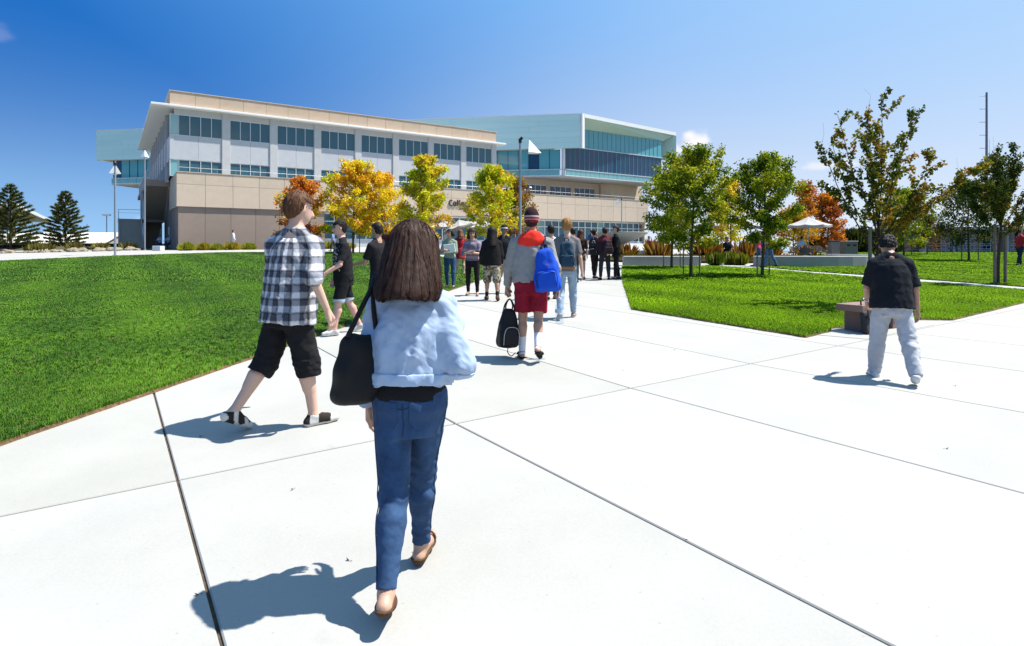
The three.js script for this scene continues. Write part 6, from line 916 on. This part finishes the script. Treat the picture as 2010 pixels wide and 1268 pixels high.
{ // man in the dark tee looking down
  const x = 4.13, d = 6.48;
  figure({ label: 'person in a black tee and pale grey trousers looking down near the bench', x, d, turn: -22, h: 1.60, bw: .97, headS: 1.04, detail: 2, cell: .010, skin: 'tan', lean: 8, nod: 38, look: -8, deep: 1.12, legL: { f: 10, k: 3, o: 6 }, legR: { f: -16, k: 14, o: 7, toe: 12 }, armL: { f: 12, o: 14, e: 34, o2: -6 }, armR: { f: -2, o: 15, e: 14, o2: 8 }, hair: { c: [.014, .012, .012], puff: .011, mess: .012 }, top: { name: 'tee_shirt', c: (X, Y, Z) => { const n = 1 + .2 * N3(X * 9, Y * 9, Z * 9); return [.012 * n, .014 * n, .019 * n]; }, grow: .028, sg: .028, sleeve: .92, hem: .03, loose: 1.16, flare: .03, fold: .01, cell: .009 }, bottom: { name: 'trousers', waist: .12, crease: .003, c: (X, Y, Z) => { const n = 1 + .08 * N3(X * 12, Y * 8, Z * 12); return [.50 * n, .51 * n, .54 * n]; }, len: 2.06, grow: .028, flare: 1.15, ankle: 1.25, fold: .011 }, shoes: { c: [.66, .66, .68], sole: [.7, .7, .7], grow: .012 },
    extras: [(g, s) => { const w = s.arms[0].wr; obj('wristband', new THREE.TorusGeometry(.03, .008, 6, 18).rotateX(Math.PI / 2).rotateX(.6).translate(w.x, w.y + .01, w.z + .01), cloth(.6, .62, .68, .4), g); }] });
}
// the middle distance
const mid = { detail: 1, cell: .016 };
figure({ ...mid, label: 'person with folded arms in a grey purple top and black trousers', x: -1.0, d: 15.1, turn: 176, h: 1.66, fem: 1, bw: .96, skin: 'olive', look: 14, nod: 14, legL: { f: 6 }, legR: { f: -7, k: 5 }, armL: { f: 22, o: 12, e: 80, o2: -50 }, armR: { f: 24, o: 12, e: 78, o2: -48 }, hair: { c: [.05, .022, .014], puff: .014, long: .1, w: 1.05 }, top: { c: (X, Y) => (Math.sin(Y * 34) > .55 ? [.34, .26, .30] : [.17, .15, .21]), grow: .02, sleeve: 1.1, hem: .16, loose: 1.05 }, bottom: { c: [.014, .013, .014], len: 1.95, grow: .008, waist: .3 }, shoes: { c: [.36, .22, .16], grow: .004 } });
figure({ ...mid, label: 'person with very long black hair in a black hoodie and camouflage shorts', x: -.47, d: 14.0, turn: 4, h: 1.68, skin: 'tan', legL: { f: 10 }, legR: { f: -11, k: 8, toe: 8 }, armL: { f: -6, o: 14, e: 30 }, armR: { f: 6, o: 10, e: 30 }, hair: { c: [.014, .010, .009], puff: .014, long: .2, w: 1.1 }, top: { name: 'hoodie', c: [.013, .012, .013], grow: .04, sg: .03, sleeve: 1.95, hem: .02, loose: 1.15 }, bottom: { name: 'shorts', c: (X, Y, Z) => { const n = N3(X * 17, Y * 15, Z * 17); return n > .2 ? [.12, .10, .06] : n > -.05 ? [.44, .38, .28] : n > -.3 ? [.26, .22, .14] : [.06, .05, .04]; }, len: 1.05, grow: .04 }, shoes: { c: [.09, .05, .03], high: .12, grow: .012 }, socks: { c: [.02, .02, .02], from: .7 } });
figure({ ...mid, label: 'person in a black and white cap, black jacket and khaki shorts', x: -.21, d: 15.6, turn: -8, h: 1.76, bw: 1.05, skin: 'brown', legL: { f: -10, k: 8 }, legR: { f: 10 }, armL: { e: 20 }, armR: { e: 24 }, hat: { name: 'cap', low: .0, brim: true, c: (p) => (p.y > .012 && p.y < .03 ? [.6, .6, .6] : [.015, .015, .016]) }, top: { name: 'jacket', c: [.014, .015, .017], grow: .03, sleeve: 1.94, hem: .08, loose: 1.1 }, bottom: { name: 'shorts', c: KHAKI, len: 1.02, grow: .03 }, shoes: { c: BLACK, high: .06 } });
figure({ ...mid, label: 'person in a green top and jeans hugging a white folder', x: -1.77, d: 17, turn: 168, h: 1.66, fem: 1, bw: .96, skin: 'olive', look: -18, nod: 6, legL: { f: 8 }, legR: { f: -8, k: 8 }, armL: { f: 20, o: 10, e: 82, o2: -42 }, armR: { f: 24, o: 10, e: 70, o2: -30 }, hair: { c: [.02, .012, .009], puff: .01, long: .06 }, top: { c: [.22, .30, .22], grow: .02, sleeve: 1.2, hem: .14 }, bottom: { c: jean(JEAN), len: 1.96, grow: .008 }, shoes: { c: [.05, .04, .03] } });
tag(obj('folder', cbx(-.16, .16, 0, .24, -.02, .02, .006), cloth(.72, .74, .74, .6)), 'white folder hugged by the person in green', 'folder'); scene.children[scene.children.length - 1].position.set(-1.74, gnd(-1.77, 17) + 1.02, -16.74); scene.children[scene.children.length - 1].rotation.set(.1, -.1, .12);
figure({ ...mid, label: 'person in a red dress standing before the cafe umbrellas', x: -1.95, d: 22.5, turn: 20, h: 1.66, fem: 1, cell: .02, skin: 'fair', hair: { c: [.16, .06, .03], puff: .014, long: .1 }, top: { c: [.34, .02, .03], grow: .015, sleeve: .4, hem: .1 }, skirt: { c: [.34, .02, .03], len: .16, r: .13 }, shoes: { c: [.2, .1, .08] } });
figure({ ...mid, label: 'dark haired person with a white collar beyond the blue backpack', x: .93, d: 14.2, turn: 10, h: 1.74, cell: .018, skin: 'tan', legL: { f: -9, k: 6 }, legR: { f: 9 }, hair: { c: [.016, .012, .010], puff: .01 }, top: { c: (X, Y) => (Y > 1.4 ? [.6, .64, .7] : [.02, .02, .026]), grow: .02, sleeve: 1.9, hem: .05 }, bottom: { c: jean(JEAN), len: 1.95, grow: .014 } });
figure({ ...mid, label: 'person with long brown hair in a dark top and olive skirt', x: 2.36, d: 20.5, turn: -14, h: 1.66, fem: 1, cell: .018, skin: 'fair', legL: { f: 9 }, legR: { f: -9, k: 10 }, hair: { c: [.07, .03, .018], puff: .016, long: .17 }, top: { c: [.035, .022, .018], grow: .02, sleeve: 1.0, hem: .1 }, skirt: { c: [.10, .09, .05], len: .14, r: .11 }, shoes: { c: [.25, .14, .09], grow: .004 } });
figure({ ...mid, label: 'person with a red collar glimpsed beyond the fair haired walker', x: 1.95, d: 19, turn: -6, h: 1.7, cell: .02, skin: 'tan', hair: { c: [.02, .014, .012], puff: .012 }, top: { c: (X, Y) => (Y > 1.36 ? [.3, .02, .03] : [.03, .03, .035]), grow: .02, sleeve: 1.8, hem: .05 }, bottom: { c: BLACK, len: 1.95, grow: .015 } });
figure({ ...mid, label: 'person in a dark jacket with red plaid collar standing with backpack at the lawn corner', x: 3.13, d: 20.1, turn: 6, h: 1.72, cell: .018, skin: 'tan', legL: { o: 6 }, legR: { o: 5, f: 4 }, armL: { f: 10, o: 16, e: 60 }, armR: { e: 40 }, hair: { c: [.03, .016, .012], puff: .014 }, top: { c: (X, Y, Z) => (Y > 1.3 ? (Math.sin(X * 70) * Math.sin(Y * 70) > 0 ? [.26, .02, .03] : [.03, .02, .03]) : [.03, .018, .026]), grow: .04, sleeve: 1.95, hem: .08, loose: 1.12 }, bottom: { c: [.03, .032, .04], len: 1.96, grow: .016 }, shoes: { c: BLACK } });
backpack('dark maroon backpack of the person with the red plaid collar', [3.2, gnd(3.13, 20.1) + .88, -19.88], .2, 0, [.026, .012, .018], [.1, .1, .1], .34, .48, .2, .02);
figure({ ...mid, label: 'person in black trousers half hidden behind the backpack carriers', x: 2.86, d: 20.7, turn: -60, h: 1.66, cell: .02, skin: 'olive', legL: { f: 8 }, legR: { f: -4 }, hair: { c: [.02, .012, .01], puff: .012 }, top: { c: [.02, .018, .02], grow: .03, sleeve: 1.95, hem: .05 }, bottom: { c: [.026, .022, .02], len: 1.96, grow: .02 }, shoes: { c: [.05, .03, .02] } });
backpack('black backpack with white tags at the hip of the half hidden person', [2.8, gnd(2.86, 20.7) + .82, -20.35], -.4, .05, [.014, .014, .016], [.5, .5, .5], .34, .44, .2, .02);
figure({ ...mid, label: 'person in a black sweater and black trousers facing the backpack carriers', x: 3.53, d: 20.2, turn: 96, h: 1.78, cell: .018, skin: 'fair', legL: { f: 6, k: 3 }, legR: { f: -6, k: 6 }, armL: { f: 12, e: 34 }, armR: { f: 6, e: 30 }, hair: { c: [.025, .016, .012], puff: .018 }, top: { name: 'sweater', c: [.012, .012, .013], grow: .026, sleeve: 1.95, hem: .05, loose: 1.06 }, bottom: { c: [.013, .013, .014], len: 1.97, grow: .016 }, shoes: { c: [.02, .02, .025], sole: [.2, .2, .25] } });
// the far plaza
const far = { detail: 0, cell: .03 };
const sitL = { f: 82, k: 84, o: 4 };
figure({ ...far, cell: .022, label: 'person in a maroon tee and jeans walking past the curved wall', x: 11.7, d: 27.1, turn: 70, h: 1.76, skin: 'tan', legL: { f: 18 }, legR: { f: -18, k: 10 }, armL: { f: 14, e: 40 }, armR: { f: -10, e: 40 }, hair: { c: [.05, .03, .02] }, top: { c: [.07, .02, .026], grow: .02, sleeve: .8, hem: .04 }, bottom: { c: jean([.06, .14, .26]), len: 1.96, grow: .016 } });
figure({ ...far, cell: .022, label: 'person in a pink top just beyond the maroon tee', x: 11.55, d: 28.0, turn: 64, h: 1.62, fem: 1, skin: 'fair', legL: { f: 14 }, legR: { f: -14, k: 8 }, hair: { c: [.1, .05, .03], long: .1 }, top: { c: [.55, .06, .16], grow: .02, sleeve: .8, hem: .08 }, bottom: { c: jean(JEAN), len: 1.96, grow: .012 } });
const seated = (label, x, d, turn, c, c2, seat = .58) => figure({ ...far, label, x, d, turn, h: 1.72, seat: seat, lean: 10, skin: 'tan', legL: sitL, legR: sitL, armL: { f: 30, e: 60 }, armR: { f: 34, e: 56 }, hair: { c: [.025, .016, .012] }, top: { c, grow: .02, sleeve: .9, hem: .1 }, bottom: { c: c2, len: 1.95, grow: .015 } });
seated('person in black sitting on the edge of the planting bed', 11.75, 32.6, 170, [.016, .018, .018], [.05, .05, .06], .5);
seated('person in a red top sitting near the bowl planter', 8.9, 38.6, 150, [.42, .03, .04], [.03, .04, .08], .5);
seated('person in a light blue shirt seated under the umbrella by the curved wall', 18.45, 38.1, -60, [.28, .48, .66], [.03, .035, .05], .5);
seated('person in dark clothes seated at the table behind the flax', 16.2, 40.1, 90, [.05, .04, .05], [.03, .03, .04], .5);
seated('person in a teal shirt seated at the umbrella by the full green tree', 17.2, 41.2, 120, [.05, .18, .28], [.03, .03, .04], .5);
tag(obj('concrete_bench', cbx(-.9, .9, 0, .43, -.2, .2, .02), M.seatWall), 'plain concrete block seat near the bowl planter', 'bench'); scene.children[scene.children.length - 1].position.set(...at(8.9, 38.75));
seated('person in a pale shirt seated in the shade under the outside stair', -35.6, 60.3, 190, [.42, .44, .6], [.04, .06, .14], .5); seated('pale lilac shirted person sharing the bench under the outside stair', -34.9, 60.6, 175, [.46, .46, .62], [.04, .06, .12], .5);
tag(obj('stair_bench', cbx(-.9, .9, 0, .43, -.22, .22, .02), M.concrete), 'concrete bench under the outside stair', 'bench'); scene.children[scene.children.length - 1].position.set(-35.25, gnd(-35.25, 60.6), -60.75);
const walk = (label, x, d, turn, c, c2, h = 1.72, extra = {}) => figure({ ...far, label, x, d, turn, h, skin: 'tan', legL: { f: 12 }, legR: { f: -12, k: 8 }, armL: { f: -8, e: 20 }, armR: { f: 10, e: 25 }, hair: { c: [.03, .018, .014] }, top: { c, grow: .02, sleeve: 1.0, hem: .06 }, bottom: { c: c2, len: 1.95, grow: .015 }, ...extra });
walk('person dressed all in white walking past the taupe wall', -25.4, 54.3, -70, [.66, .66, .68], [.66, .66, .66], 1.78, { top: { c: [.66, .66, .68], grow: .03, sleeve: 1.9, hem: 0 } });
walk('person in a red jacket on the far lawn by the dark vase tree', 24.2, 28.4, -90, [.48, .03, .04], [.03, .03, .05], 1.74);
walk('person in a bright pink top near the glazed building front', 7.3, 46.5, 30, [.65, .06, .18], [.05, .08, .18], 1.66);
walk('person in dark red near the row of autumn trees', -9.4, 44.5, 160, [.2, .03, .04], [.03, .03, .05]); walk('person in a pale blue shirt near the row of autumn trees', -8.7, 45.6, 200, [.5, .55, .65], [.03, .04, .08]);
walk('person in a white top by the tilted umbrella', -4.9, 44.4, 150, [.6, .6, .62], [.04, .06, .12]); walk('person in yellow by the tilted umbrella', -3.4, 45.5, 40, [.5, .36, .06], [.03, .03, .04]); walk('person in black passing under the College sign', -6.2, 46.2, -80, [.03, .03, .035], [.03, .03, .04]); walk('person in a blue tee by the building doors', -15.2, 50.6, 90, [.16, .26, .5], [.04, .05, .09]);
walk('person in grey beside the sign tree', -2.9, 42.5, 175, [.25, .25, .27], [.04, .06, .14]); walk('person in an orange top near the walkway lamp', -.6, 43.2, 150, [.5, .2, .05], [.03, .03, .05]); walk('person in navy near the glazed front beyond the standing group', 5.6, 42, 20, [.03, .05, .12], [.03, .03, .04]);
scene.traverse((o) => { if (o.isMesh) { o.castShadow = true; o.receiveShadow = true; } });
renderer.render(scene, camera);
